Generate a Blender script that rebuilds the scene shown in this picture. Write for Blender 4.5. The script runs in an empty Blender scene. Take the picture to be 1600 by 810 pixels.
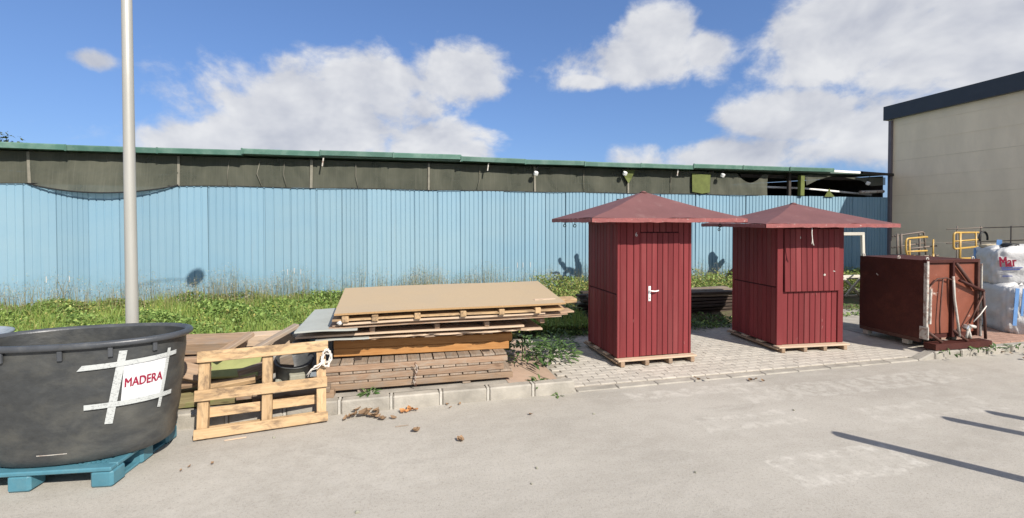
import bpy, bmesh, math, random
import numpy as np
from mathutils import Vector, Matrix, Euler

random.seed(7)
RNG = np.random.default_rng(7)
sc = bpy.context.scene
COL = sc.collection
R = math.radians

# ---------------------------------------------------------------- camera
cam_d = bpy.data.cameras.new('camera')
cam = bpy.data.objects.new('camera', cam_d)
COL.objects.link(cam)
cam.location = (0, 0, 1.9)
cam.rotation_euler = (R(89.0), 0, R(-13.9))
cam_d.sensor_width = 36
cam_d.lens = 36 * 735 / 1600
cam_d.shift_y = -0.0276
cam_d.clip_start = 0.05
cam_d.clip_end = 2000
sc.camera = cam

# ---------------------------------------------------------------- sun
SUN_AZ, SUN_EL = R(25), R(38)          # azimuth measured from -Y towards +X
TO_SUN = Vector((math.sin(SUN_AZ) * math.cos(SUN_EL), -math.cos(SUN_AZ) * math.cos(SUN_EL), math.sin(SUN_EL)))
sd = bpy.data.lights.new('sun', 'SUN')
sd.energy = 4.3
sd.angle = R(0.53)
sd.color = (1.0, 0.945, 0.86)
sun = bpy.data.objects.new('sun', sd)
sun.rotation_euler = TO_SUN.to_track_quat('Z', 'Y').to_euler()
sun.location = (4, -8, 12)
COL.objects.link(sun)

# ---------------------------------------------------------------- exposure
sc.view_settings.view_transform = 'Standard'
sc.view_settings.look = 'None'
sc.view_settings.gamma = 1
sc.view_settings.use_curve_mapping = False
sc.view_settings.exposure = 0.62

# ---------------------------------------------------------------- node helpers
class NT:
    def __init__(s, nt):
        s.nt = nt
    def n(s, t, **kw):
        nd = s.nt.nodes.new(t)
        for k, v in kw.items():
            setattr(nd, k, v)
        return nd
    def l(s, a, b):
        s.nt.links.new(a, b)
    def put(s, sock, v):
        if hasattr(v, 'is_linked') or hasattr(v, 'links'):
            s.l(v, sock)
        else:
            sock.default_value = v
    def math(s, op, a, b=0.0, c=0.0, clamp=False):
        nd = s.n('ShaderNodeMath', operation=op, use_clamp=clamp)
        s.put(nd.inputs[0], a); s.put(nd.inputs[1], b)
        if op in ('MULTIPLY_ADD', 'SMOOTH_MAX', 'SMOOTH_MIN'):
            s.put(nd.inputs[2], c)
        return nd.outputs[0]
    def noise(s, vec, scale, detail=5, rough=0.55, dist=0.0):
        nd = s.n('ShaderNodeTexNoise')
        if vec is not None:
            s.l(vec, nd.inputs['Vector'])
        nd.inputs['Scale'].default_value = scale
        nd.inputs['Detail'].default_value = detail
        nd.inputs['Roughness'].default_value = rough
        nd.inputs['Distortion'].default_value = dist
        return nd.outputs['Fac']
    def rng(s, v, a, b, c=0.0, d=1.0, smooth=False):
        nd = s.n('ShaderNodeMapRange')
        if smooth:
            nd.interpolation_type = 'SMOOTHSTEP'
        s.put(nd.inputs[0], v)
        for i, x in enumerate((a, b, c, d)):
            nd.inputs[i + 1].default_value = x
        return nd.outputs[0]
    def mix(s, f, a, b):
        nd = s.n('ShaderNodeMix', data_type='RGBA')
        s.put(nd.inputs[0], f)
        for i, x in ((6, a), (7, b)):
            if isinstance(x, (tuple, list)):
                x = (*x[:3], 1.0)
            s.put(nd.inputs[i], x)
        return nd.outputs[2]
    def mapping(s, vec, scale=(1, 1, 1), loc=None):
        nd = s.n('ShaderNodeMapping')
        s.l(vec, nd.inputs['Vector'])
        nd.inputs['Scale'].default_value = scale
        if loc is not None:
            s.put(nd.inputs['Location'], loc)
        return nd.outputs[0]

# ---------------------------------------------------------------- world: Nishita sky with clouds
world = bpy.data.worlds.new('World')
sc.world = world
world.use_nodes = True
wn = NT(world.node_tree)
world.node_tree.nodes.clear()
w_out = wn.n('ShaderNodeOutputWorld')
sky = wn.n('ShaderNodeTexSky', sky_type='NISHITA')
sky.sun_disc = False
sky.sun_elevation = SUN_EL
sky.sun_rotation = math.atan2(TO_SUN.x, TO_SUN.y)
sky.altitude = 50
sky.air_density = 1.0
sky.dust_density = 0.6
sky.ozone_density = 2.6
gm = wn.n('ShaderNodeGamma')
gm.inputs['Gamma'].default_value = 0.66
wn.l(sky.outputs[0], gm.inputs['Color'])
wb = wn.n('ShaderNodeMix', data_type='RGBA', blend_type='MULTIPLY')     # camera white balance of the blue
wb.inputs[0].default_value = 1.0
wn.l(gm.outputs[0], wb.inputs[6]); wb.inputs[7].default_value = (0.52, 0.71, 1.07, 1)
bg_sky = wn.n('ShaderNodeBackground')
bg_sky.inputs['Strength'].default_value = 0.145
wn.l(wb.outputs[2], bg_sky.inputs['Color'])

tc = wn.n('ShaderNodeTexCoord')
nrm = wn.n('ShaderNodeVectorMath', operation='NORMALIZE')
wn.l(tc.outputs['Generated'], nrm.inputs[0])
sep = wn.n('ShaderNodeSeparateXYZ'); wn.l(nrm.outputs[0], sep.inputs[0])
c_az = wn.math('ARCTAN2', sep.outputs[0], sep.outputs[1])
c_el = wn.math('ARCSINE', sep.outputs[2])
# banks of cumulus: azimuth, elevation, half widths (radians), weight
BANKS = [(-0.14, 0.20, 0.27, 0.115, 1.15), (-0.05, 0.27, 0.15, 0.09, 1.05), (0.145, 0.30, 0.085, 0.075, 1.05), (-0.30, 0.135, 0.20, 0.06, 1.1), (0.07, 0.165, 0.17, 0.07, 1.05),
         (0.50, 0.315, 0.15, 0.05, 1.1), (0.55, 0.365, 0.085, 0.055, 1.1), (0.63, 0.33, 0.07, 0.06, 1.0), (0.40, 0.285, 0.07, 0.026, 0.95),
         (0.68, 0.125, 0.20, 0.045, 1.1), (0.79, 0.185, 0.13, 0.05, 1.1), (0.93, 0.15, 0.14, 0.08, 1.05), (0.88, 0.32, 0.16, 0.08, 1.2), (1.05, 0.28, 0.19, 0.12, 1.2), (1.2, 0.22, 0.2, 0.15, 1.05), (-0.48, 0.252, 0.045, 0.024, 0.9),
         (1.8, 0.38, 0.5, 0.24, 1.2), (-1.7, 0.32, 0.6, 0.22, 1.2), (2.8, 0.22, 0.6, 0.14, 1.1), (-2.6, 0.45, 0.55, 0.25, 1.2), (0.3, 0.82, 0.8, 0.18, 1.2), (-2.0, 1.0, 1.2, 0.28, 1.2), (2.0, 0.95, 0.7, 0.22, 1.1)]  # unseen banks behind and overhead, added to make the skylight less blue
cur = None
for a, e, ra, re_, wgt in BANKS:
    vm = wn.n('ShaderNodeCombineXYZ')
    wn.l(wn.math('MULTIPLY_ADD', c_az, 1 / ra, -a / ra), vm.inputs[0])
    wn.l(wn.math('MULTIPLY_ADD', c_el, 1 / re_, -e / re_), vm.inputs[1])
    ln = wn.n('ShaderNodeVectorMath', operation='LENGTH'); wn.l(vm.outputs[0], ln.inputs[0])
    f = wn.math('SUBTRACT', wgt, ln.outputs['Value'])
    cur = f if cur is None else wn.math('SMOOTH_MAX', cur, f, 0.06)
cur = wn.math('MAXIMUM', cur, -1.0)
cv = wn.mapping(nrm.outputs[0], (1, 1, 1.35))
off = wn.n('ShaderNodeVectorMath', operation='ADD')
wn.l(cv, off.inputs[0]); off.inputs[1].default_value = (0.020, -0.006, 0.048)
n1 = wn.noise(cv, 5.2, 8, 0.58, 0.2)
n1b = wn.noise(off.outputs[0], 5.2, 4, 0.58, 0.2)
n2 = wn.noise(cv, 14.0, 6, 0.62, 0.35)
d1 = wn.math('MULTIPLY_ADD', wn.math('SUBTRACT', n1, 0.5), 2.6, wn.math('MULTIPLY', cur, 1.05))
d1 = wn.math('MULTIPLY_ADD', wn.math('SUBTRACT', n2, 0.5), 0.8, d1)
mask = wn.rng(d1, -0.06, 0.52, 0, 1, True)
lit = wn.math('SUBTRACT', n1, n1b)
core = wn.rng(d1, 0.6, 1.6, 0.0, 0.24)
shade = wn.math('SUBTRACT', wn.math('MULTIPLY_ADD', lit, 2.6, 0.66), core, clamp=True)
ccol = wn.mix(shade, (0.40, 0.425, 0.50), (0.72, 0.725, 0.74))
bg_c = wn.n('ShaderNodeBackground')
wn.l(ccol, bg_c.inputs['Color'])
bg_c.inputs['Strength'].default_value = 0.74
mxs = wn.n('ShaderNodeMixShader')
wn.l(wn.math('MULTIPLY', mask, 0.95), mxs.inputs[0])
wn.l(bg_sky.outputs[0], mxs.inputs[1]); wn.l(bg_c.outputs[0], mxs.inputs[2])
wn.l(mxs.outputs[0], w_out.inputs['Surface'])
world.cycles.sampling_method = 'MANUAL'
world.cycles.sample_map_resolution = 512

# ---------------------------------------------------------------- materials
M = {}
def new_mat(name):
    m = bpy.data.materials.new(name)
    m.use_nodes = True
    t = NT(m.node_tree)
    b = m.node_tree.nodes['Principled BSDF']
    M[name] = m
    return m, t, b
def tint(c, f):
    return tuple(min(1, x * f) for x in c)
def simple(name, base, rough=0.6, var=0.15, scale=6, bump=0.15, bscale=50, metal=0.0, spec=0.3, stretch=(1, 1, 1),
           rnd=0.15, dirt=None, dscale=3, dlo=0.55, dhi=0.7, damt=0.7, bdist=0.01, trans=0.0, sheen=0):
    m, t, b = new_mat(name)
    tcx = t.n('ShaderNodeTexCoord'); oi = t.n('ShaderNodeObjectInfo')
    offv = t.n('ShaderNodeCombineXYZ')
    r37 = t.math('MULTIPLY', oi.outputs['Random'], 37.0)
    for i in range(3):
        t.l(r37, offv.inputs[i])
    v = t.mapping(tcx.outputs['Object'], stretch, offv.outputs[0])
    n1 = t.noise(v, scale, 7, 0.6)
    c = t.mix(t.rng(n1, 0.28, 0.72), tint(base, 1 - var), tint(base, 1 + var))
    if dirt is not None:
        n2 = t.noise(v, dscale, 8, 0.65, 0.3)
        c = t.mix(t.math('MULTIPLY', t.rng(n2, dlo, dhi), damt), c, dirt)
    h = t.n('ShaderNodeHueSaturation')
    t.l(c, h.inputs['Color'])
    t.l(t.rng(oi.outputs['Random'], 0, 1, 1 - rnd, 1 + rnd), h.inputs['Value'])
    t.l(h.outputs[0], b.inputs['Base Color'])
    b.inputs['Roughness'].default_value = rough
    b.inputs['Metallic'].default_value = metal
    b.inputs['Specular IOR Level'].default_value = spec
    if bump:
        bp = t.n('ShaderNodeBump')
        bp.inputs['Strength'].default_value = bump
        bp.inputs['Distance'].default_value = bdist
        t.l(t.noise(v, bscale, 4, 0.6), bp.inputs['Height'])
        t.l(bp.outputs[0], b.inputs['Normal'])
    return m
def wood(name, light, dark, weather=None, wamt=0.5, rnd=0.15, grain=1.0, rough=0.75):
    m, t, b = new_mat(name)
    tcx = t.n('ShaderNodeTexCoord'); oi = t.n('ShaderNodeObjectInfo')
    offv = t.n('ShaderNodeCombineXYZ')
    r37 = t.math('MULTIPLY', oi.outputs['Random'], 53.0)
    for i in range(3):
        t.l(r37, offv.inputs[i])
    v = t.mapping(tcx.outputs['Object'], (1.3, 16, 16), offv.outputs[0])
    n1 = t.noise(v, 2.2 * grain, 6, 0.62, 1.2)
    v2 = t.mapping(tcx.outputs['Object'], (2.2, 90, 90), offv.outputs[0])
    n2 = t.noise(v2, 1.6, 3, 0.6, 0.2)
    f = t.math('ADD', t.math('MULTIPLY', n1, 0.75), t.math('MULTIPLY', n2, 0.25))
    c = t.mix(t.rng(f, 0.34, 0.64), dark, light)
    v3 = t.mapping(tcx.outputs['Object'], (4, 13, 13), offv.outputs[0])
    vor = t.n('ShaderNodeTexVoronoi'); t.l(v3, vor.inputs['Vector']); vor.inputs['Scale'].default_value = 0.9
    knot = t.rng(vor.outputs['Distance'], 0.07, 0.17, 1, 0)
    c = t.mix(t.math('MULTIPLY', knot, 0.65), c, tint(dark, 0.55))
    if weather is not None:
        v4 = t.mapping(tcx.outputs['Object'], (2.4, 7, 7), offv.outputs[0])
        nw = t.noise(v4, 1.8, 8, 0.7, 0.5)
        c = t.mix(t.math('MULTIPLY', t.rng(nw, 0.48, 0.64), wamt), c, weather)
    h = t.n('ShaderNodeHueSaturation')
    t.l(c, h.inputs['Color'])
    t.l(t.rng(oi.outputs['Random'], 0, 1, 1 - rnd, 1 + rnd), h.inputs['Value'])
    t.l(h.outputs[0], b.inputs['Base Color'])
    b.inputs['Roughness'].default_value = rough
    b.inputs['Specular IOR Level'].default_value = 0.25
    bp = t.n('ShaderNodeBump'); bp.inputs['Strength'].default_value = 0.35; bp.inputs['Distance'].default_value = 0.004
    t.l(f, bp.inputs['Height']); t.l(bp.outputs[0], b.inputs['Normal'])
    return m

wood('pine', (0.50, 0.35, 0.20), (0.38, 0.245, 0.125), (0.13, 0.09, 0.06), 0.8)
wood('pine_old', (0.36, 0.25, 0.165), (0.22, 0.145, 0.09), (0.24, 0.20, 0.165), 0.6)
wood('grey_wood', (0.34, 0.265, 0.20), (0.19, 0.14, 0.10), (0.26, 0.235, 0.20), 0.7, 0.22)
wood('red_wood', (0.36, 0.245, 0.165), (0.22, 0.135, 0.085), (0.33, 0.275, 0.215), 0.8, 0.15)
wood('orange_wood', (0.40, 0.20, 0.07), (0.28, 0.125, 0.04), (0.40, 0.22, 0.09), 0.35, 0.1)
wood('dark_wood', (0.075, 0.052, 0.040), (0.035, 0.025, 0.02), (0.11, 0.09, 0.075), 0.3, 0.3)
wood('mossy_wood', (0.30, 0.25, 0.13), (0.16, 0.13, 0.065), (0.20, 0.22, 0.08), 0.8, 0.2)
wood('pale_wood', (0.60, 0.455, 0.325), (0.45, 0.325, 0.22), (0.40, 0.33, 0.27), 0.5, 0.1)
wood('bleached', (0.58, 0.55, 0.47), (0.46, 0.42, 0.35), None, 0, 0.1)
simple('chipboard', (0.42, 0.32, 0.205), 0.75, 0.13, 180, 0.15, 220, rnd=0.03, dirt=(0.38, 0.305, 0.215), dscale=1.4, dlo=0.45, dhi=0.75, damt=0.8, bdist=0.002)
simple('chipboard_edge', (0.40, 0.25, 0.12), 0.85, 0.3, 120, 0.4, 160, rnd=0.05, bdist=0.003)
simple('ply_face', (0.42, 0.29, 0.19), 0.7, 0.15, 5, 0.1, 60, rnd=0.12, stretch=(1, 6, 1), dirt=(0.30, 0.2, 0.14), dscale=2)
simple('grey_board', (0.375, 0.385, 0.35), 0.5, 0.08, 4, 0.1, 30, rnd=0.05, dirt=(0.26, 0.26, 0.23), dscale=2.5, damt=0.5)
simple('kiosk_paint', (0.180, 0.033, 0.035), 0.55, 0.15, 7, 0.3, 90, rnd=0.16, stretch=(1, 1, 0.12), dirt=(0.26, 0.095, 0.088), dscale=2.2, dlo=0.50, dhi=0.78, damt=0.5, spec=0.15, bdist=0.003)
simple('kiosk_groove', (0.05, 0.008, 0.01), 0.7, 0.1, 7, 0.0)
simple('kiosk_roof', (0.155, 0.068, 0.064), 0.62, 0.10, 4, 0.3, 35, rnd=0.06, dirt=(0.25, 0.15, 0.135), dscale=5, dlo=0.56, dhi=0.78, damt=0.55, bdist=0.006)
simple('roof_edge', (0.26, 0.085, 0.08), 0.6, 0.2, 12, 0.4, 40, rnd=0.06, dirt=(0.45, 0.36, 0.32), dscale=22, dlo=0.6, dhi=0.68, damt=0.8)
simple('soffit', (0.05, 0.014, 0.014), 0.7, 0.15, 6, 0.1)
simple('rust_red', (0.060, 0.018, 0.014), 0.6, 0.2, 4, 0.2, 40, rnd=0.08, dirt=(0.11, 0.035, 0.022), dscale=5, dlo=0.5, dhi=0.7, damt=0.5, spec=0.2)
simple('rust_face', (0.20, 0.062, 0.036), 0.45, 0.15, 5, 0.2, 40, rnd=0.06, dirt=(0.55, 0.47, 0.40), dscale=4.2, dlo=0.62, dhi=0.68, damt=0.75, spec=0.4)
simple('rust_dark', (0.085, 0.038, 0.028), 0.6, 0.3, 10, 0.3, 60, rnd=0.15)
simple('worn_edge', (0.48, 0.45, 0.40), 0.6, 0.25, 25, 0.3, 60, rnd=0.1, dirt=(0.2, 0.09, 0.06), dscale=14, dlo=0.5, dhi=0.6)
simple('white_plastic', (0.80, 0.79, 0.76), 0.4, 0.04, 6, 0.0, rnd=0.02)
simple('steel', (0.55, 0.55, 0.54), 0.32, 0.08, 10, 0.05, metal=0.9)
simple('galv', (0.40, 0.39, 0.35), 0.45, 0.10, 5, 0.12, 40, metal=0.25, rnd=0.03, stretch=(1, 1, 0.15), dirt=(0.36, 0.35, 0.31), dscale=2, dlo=0.5, dhi=0.75, damt=0.5)
simple('black_metal', (0.025, 0.025, 0.025), 0.5, 0.2, 10, 0.1)
simple('tub_plastic', (0.042, 0.044, 0.044), 0.45, 0.2, 14, 0.3, 7, rnd=0.02, dirt=(0.13, 0.125, 0.105), dscale=2.6, dlo=0.46, dhi=0.78, damt=0.7, spec=0.45, bdist=0.02, stretch=(1, 1, 1.6))
simple('tub_rim', (0.058, 0.062, 0.068), 0.38, 0.2, 9, 0.2, 30, rnd=0.02, spec=0.5, dirt=(0.14, 0.14, 0.13), dscale=8, dlo=0.55, dhi=0.75, damt=0.5)
simple('grey_plastic', (0.22, 0.25, 0.28), 0.45, 0.1, 8, 0.1)
simple('paper', (0.62, 0.625, 0.63), 0.35, 0.03, 5, 0.25, 9, rnd=0.0, spec=0.5, bdist=0.02)
simple('red_ink', (0.26, 0.012, 0.04), 0.5, 0.05, 20, 0.0, rnd=0)
simple('blue_plastic', (0.065, 0.185, 0.235), 0.45, 0.12, 6, 0.15, 40, rnd=0.03, spec=0.4, dirt=(0.13, 0.25, 0.28), dscale=9, dlo=0.5, dhi=0.75, damt=0.5)
simple('concrete', (0.335, 0.307, 0.26), 0.9, 0.25, 5, 0.5, 70, rnd=0.06, dirt=(0.23, 0.21, 0.18), dscale=4, dlo=0.5, dhi=0.75, damt=0.5)
simple('mortar', (0.46, 0.43, 0.375), 0.9, 0.12, 12, 0.5, 90, rnd=0.05)
simple('paver', (0.455, 0.415, 0.355), 0.9, 0.14, 9, 0.5, 120, rnd=0.09, dirt=(0.22, 0.20, 0.17), dscale=3, dlo=0.52, dhi=0.75, damt=0.4)
simple('paver_red', (0.35, 0.215, 0.16), 0.9, 0.14, 9, 0.5, 120, rnd=0.12, dirt=(0.33, 0.28, 0.23), dscale=3, damt=0.6)
simple('terracotta', (0.42, 0.30, 0.22), 0.88, 0.12, 5, 0.3, 60, rnd=0.08, dirt=(0.36, 0.30, 0.25), dscale=4, damt=0.6)
simple('joint_sand', (0.33, 0.295, 0.245), 0.95, 0.25, 20, 0.4, 90)
simple('soil', (0.13, 0.10, 0.065), 0.95, 0.3, 3, 0.6, 30, dirt=(0.075, 0.10, 0.03), dscale=1.5, dlo=0.4, dhi=0.6)
simple('green_gutter', (0.065, 0.145, 0.108), 0.4, 0.12, 3, 0.1, 20, rnd=0.12, spec=0.5, dirt=(0.17, 0.25, 0.205), dscale=3, dlo=0.45, dhi=0.7, damt=0.6)
simple('roof_sheet', (0.15, 0.22, 0.19), 0.5, 0.2, 3, 0.1)
simple('dark_timber', (0.05, 0.042, 0.036), 0.8, 0.3, 6, 0.2)
simple('net_batten', (0.21, 0.195, 0.155), 0.8, 0.2, 8, 0.2, rnd=0.1)
simple('cream_wall', (0.86, 0.715, 0.53), 0.85, 0.06, 1.2, 0.25, 60, rnd=0.03, dirt=(0.70, 0.58, 0.43), dscale=0.7, dlo=0.45, dhi=0.75, damt=0.8, stretch=(1, 1.5, .5))
simple('wall_joint', (0.76, 0.63, 0.465), 0.9, 0.1, 2, 0)
simple('charcoal_trim', (0.030, 0.032, 0.038), 0.4, 0.15, 3, 0.05, rnd=0.05, spec=0.5)
simple('corner_trim', (0.16, 0.14, 0.155), 0.6, 0.15, 4, 0.1)
simple('yellow_paint', (0.50, 0.31, 0.075), 0.4, 0.12, 8, 0.1, rnd=0.05, spec=0.5)
simple('rail_dark', (0.17, 0.135, 0.11), 0.6, 0.2, 8, 0.1)
simple('bag_white', (0.56, 0.55, 0.53), 0.55, 0.07, 5, 0.35, 22, rnd=0.03, dirt=(0.45, 0.44, 0.41), dscale=3, dlo=0.5, dhi=0.75, damt=0.6, bdist=0.03)
simple('bag_blue', (0.14, 0.29, 0.56), 0.6, 0.1, 8, 0.2, rnd=0.05)
simple('bag_print_blue', (0.05, 0.08, 0.32), 0.6, 0.05, 8, 0.0)
simple('bag_sand', (0.42, 0.35, 0.24), 0.9, 0.2, 12, 0.4)
simple('rope', (0.66, 0.62, 0.56), 0.7, 0.15, 40, 0.3, 200)
simple('bark_dead', (0.055, 0.038, 0.030), 0.9, 0.35, 9, 0.8, 25, stretch=(1, 1, 0.3), bdist=0.03)
simple('bark', (0.11, 0.08, 0.055), 0.9, 0.3, 9, 0.8, 25)
simple('litter_brown', (0.22, 0.14, 0.08), 0.8, 0.3, 30, 0.3, rnd=0.35)
simple('litter_orange', (0.42, 0.19, 0.07), 0.8, 0.3, 30, 0.3, rnd=0.25)
simple('stone', (0.28, 0.27, 0.21), 0.9, 0.2, 8, 0.5, 40, dirt=(0.20, 0.22, 0.10), dscale=4, rnd=0.1)
simple('green_cloth', (0.115, 0.135, 0.038), 0.8, 0.2, 7, 0.3, rnd=0.15)
simple('moss_board', (0.24, 0.25, 0.10), 0.8, 0.2, 5, 0.2, rnd=0.12)

def leaf_mat(name, c1, c2, tr=0.35, rough=0.5):
    m, t, b = new_mat(name)
    geo = t.n('ShaderNodeNewGeometry')
    oi = t.n('ShaderNodeObjectInfo')
    rr = t.math('FRACT', t.math('ADD', geo.outputs['Random Per Island'], oi.outputs['Random']))
    c = t.mix(rr, c1, c2)
    b.inputs['Roughness'].default_value = rough
    b.inputs['Specular IOR Level'].default_value = 0.35
    t.l(c, b.inputs['Base Color'])
    tl = t.n('ShaderNodeBsdfTranslucent'); t.l(c, tl.inputs['Color'])
    mx = t.n('ShaderNodeMixShader'); mx.inputs[0].default_value = tr
    out = m.node_tree.nodes['Material Output']
    t.l(b.outputs[0], mx.inputs[1]); t.l(tl.outputs[0], mx.inputs[2]); t.l(mx.outputs[0], out.inputs['Surface'])
    return m
leaf_mat('grass', (0.16, 0.25, 0.045), (0.36, 0.45, 0.12))
leaf_mat('weed_leaf', (0.09, 0.165, 0.03), (0.35, 0.47, 0.13))
leaf_mat('dock_leaf', (0.055, 0.115, 0.032), (0.13, 0.20, 0.065), 0.25, 0.4)
leaf_mat('dry_stalk', (0.20, 0.19, 0.09), (0.30, 0.25, 0.14), 0.2)
leaf_mat('seed_head', (0.22, 0.19, 0.15), (0.50, 0.47, 0.38), 0.2)
leaf_mat('yellow_green', (0.23, 0.25, 0.065), (0.38, 0.35, 0.12), 0.3)
leaf_mat('flower_yellow', (0.65, 0.52, 0.05), (0.75, 0.7, 0.35), 0.2)
leaf_mat('tree_leaf', (0.05, 0.075, 0.02), (0.11, 0.12, 0.03), 0.3)

# asphalt with worn pale patches of old paint
def road_material():
    m, t, b = new_mat('asphalt')
    tcx = t.n('ShaderNodeTexCoord'); v = tcx.outputs['Object']
    big = t.noise(t.mapping(v, (0.55, 1, 1)), 0.8, 6, 0.6, 0.4)
    mid = t.noise(t.mapping(v, (1, 1.6, 1)), 4.5, 6, 0.65, 0.2)
    fine = t.noise(v, 48, 4, 0.8)
    spk = t.noise(v, 180, 3, 0.8)
    c = t.mix(t.rng(big, 0.35, 0.68), (0.35, 0.322, 0.277), (0.45, 0.417, 0.362))
    c = t.mix(t.math('MULTIPLY', t.rng(mid, 0.42, 0.72), 0.45), c, (0.49, 0.455, 0.40))
    c = t.mix(t.math('MULTIPLY', t.rng(fine, 0.52, 0.68), 0.6), c, (0.22, 0.20, 0.17))
    c = t.mix(t.math('MULTIPLY', t.rng(spk, 0.55, 0.7), 0.5), c, (0.58, 0.54, 0.48))
    c = t.mix(t.math('MULTIPLY', t.rng(spk, 0.46, 0.36), 0.4), c, (0.13, 0.125, 0.11))
    vv = t.n('ShaderNodeVectorMath', operation='ADD')
    wob = t.n('ShaderNodeTexNoise'); t.l(v, wob.inputs['Vector']); wob.inputs['Scale'].default_value = 6; wob.inputs['Detail'].default_value = 5
    ws = t.n('ShaderNodeVectorMath', operation='SCALE'); t.l(wob.outputs['Color'], ws.inputs[0]); ws.inputs['Scale'].default_value = 0.14
    t.l(v, vv.inputs[0]); t.l(ws.outputs[0], vv.inputs[1])
    sep = t.n('ShaderNodeSeparateXYZ'); t.l(vv.outputs[0], sep.inputs[0])
    tot = None
    for cx, cy, hx, hy, hollow, a in [(3.45, 2.93, 0.62, 0.22, 0.09, 1.0), (3.3, 3.8, 0.55, 0.17, 0.08, 0.7), (3.3, 4.62, 0.85, 0.12, 0.5, 0.8),
                                      (5.2, 4.35, 1.6, 0.22, 0.6, 0.6), (5.3, 3.6, 0.8, 0.2, 0.1, 0.6), (6.4, 2.9, 0.8, 0.2, 0.1, 0.7), (-0.6, 3.9, 0.9, 0.5, 0.9, 0.25)]:
        ax = t.math('SUBTRACT', hx, t.math('ABSOLUTE', t.math('SUBTRACT', sep.outputs[0], cx + 0.07)))
        ay = t.math('SUBTRACT', hy, t.math('ABSOLUTE', t.math('SUBTRACT', sep.outputs[1], cy + 0.07)))
        dd = t.math('MINIMUM', ax, ay)
        inside = t.rng(dd, 0.0, 0.03)
        ring = t.rng(dd, hollow, hollow + 0.06, 1.0, 0.3)
        f = t.math('MULTIPLY', t.math('MULTIPLY', inside, ring), a)
        tot = f if tot is None else t.math('MAXIMUM', tot, f)
    wear = t.noise(v, 9, 6, 0.7)
    tot = t.math('MULTIPLY', tot, t.rng(wear, 0.44, 0.6))
    c = t.mix(t.math('MULTIPLY', tot, 0.55), c, (0.62, 0.585, 0.52))
    st = t.noise(t.mapping(v, (0.7, 1.6, 1), (9, 4, 0)), 1.3, 7, 0.7, 0.6)
    c = t.mix(t.math('MULTIPLY', t.rng(st, 0.57, 0.72), 0.34), c, (0.21, 0.195, 0.165))
    t.l(c, b.inputs['Base Color'])
    b.inputs['Roughness'].default_value = 0.9
    b.inputs['Specular IOR Level'].default_value = 0.2
    bp = t.n('ShaderNodeBump'); bp.inputs['Strength'].default_value = 0.7; bp.inputs['Distance'].default_value = 0.006
    t.l(t.math('ADD', fine, t.math('MULTIPLY', spk, 0.6)), bp.inputs['Height']); t.l(bp.outputs[0], b.inputs['Normal'])
road_material()

# blue painted sheet: world-position weathering so that neighbouring sheets vary
def blue_material():
    m, t, b = new_mat('blue_sheet')
    tcx = t.n('ShaderNodeTexCoord'); oi = t.n('ShaderNodeObjectInfo'); geo = t.n('ShaderNodeNewGeometry')
    v = geo.outputs['Position']
    n1 = t.noise(t.mapping(v, (0.22, 1, 0.5)), 1.0, 5, 0.55)
    c = t.mix(t.rng(n1, 0.35, 0.66), (0.192, 0.322, 0.412), (0.236, 0.352, 0.415))
    n2 = t.noise(t.mapping(v, (6, 1, 0.5)), 1.2, 5, 0.6)
    c = t.mix(t.math('MULTIPLY', t.rng(n2, 0.5, 0.75), 0.35), c, (0.175, 0.30, 0.385))
    sepz = t.n('ShaderNodeSeparateXYZ'); t.l(v, sepz.inputs[0])
    n3 = t.noise(t.mapping(v, (2, 1, 2)), 1.6, 7, 0.65)
    rs = t.noise(t.mapping(v, (9, 1, 0.35)), 1.0, 6, 0.7, 0.3)
    c = t.mix(t.math('MULTIPLY', t.rng(rs, 0.62, 0.74), 0.28), c, (0.30, 0.30, 0.28))
    low = t.math('MULTIPLY', t.rng(sepz.outputs[2], 0.35, 1.0, 1, 0), t.rng(n3, 0.42, 0.62))
    c = t.mix(t.math('MULTIPLY', low, 0.5), c, (0.135, 0.255, 0.31))
    h = t.n('ShaderNodeHueSaturation'); t.l(c, h.inputs['Color'])
    t.l(t.rng(oi.outputs['Random'], 0, 1, 0.935, 1.055), h.inputs['Value'])
    t.l(h.outputs[0], b.inputs['Base Color'])
    b.inputs['Roughness'].default_value = 0.5
    b.inputs['Specular IOR Level'].default_value = 0.35
blue_material()

# shade netting, a slightly see-through weave
def net_material():
    m, t, b = new_mat('shade_net')
    tcx = t.n('ShaderNodeTexCoord'); geo = t.n('ShaderNodeNewGeometry')
    v = geo.outputs['Position']
    n1 = t.noise(t.mapping(v, (1.2, 1, 0.8)), 1.3, 6, 0.6, 0.5)
    c = t.mix(t.rng(n1, 0.35, 0.68), (0.075, 0.080, 0.062), (0.125, 0.126, 0.096))
    n2 = t.noise(t.mapping(v, (40, 1, 1.5)), 1.0, 4, 0.6)
    c = t.mix(t.math('MULTIPLY', t.rng(n2, 0.5, 0.75), 0.4), c, (0.17, 0.165, 0.13))
    t.l(c, b.inputs['Base Color'])
    b.inputs['Roughness'].default_value = 0.85
    b.inputs['Specular IOR Level'].default_value = 0.1
    tr = t.n('ShaderNodeBsdfTransparent')
    mx = t.n('ShaderNodeMixShader'); mx.inputs[0].default_value = 0.2
    out = m.node_tree.nodes['Material Output']
    t.l(b.outputs[0], mx.inputs[1]); t.l(tr.outputs[0], mx.inputs[2]); t.l(mx.outputs[0], out.inputs['Surface'])
net_material()

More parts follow.
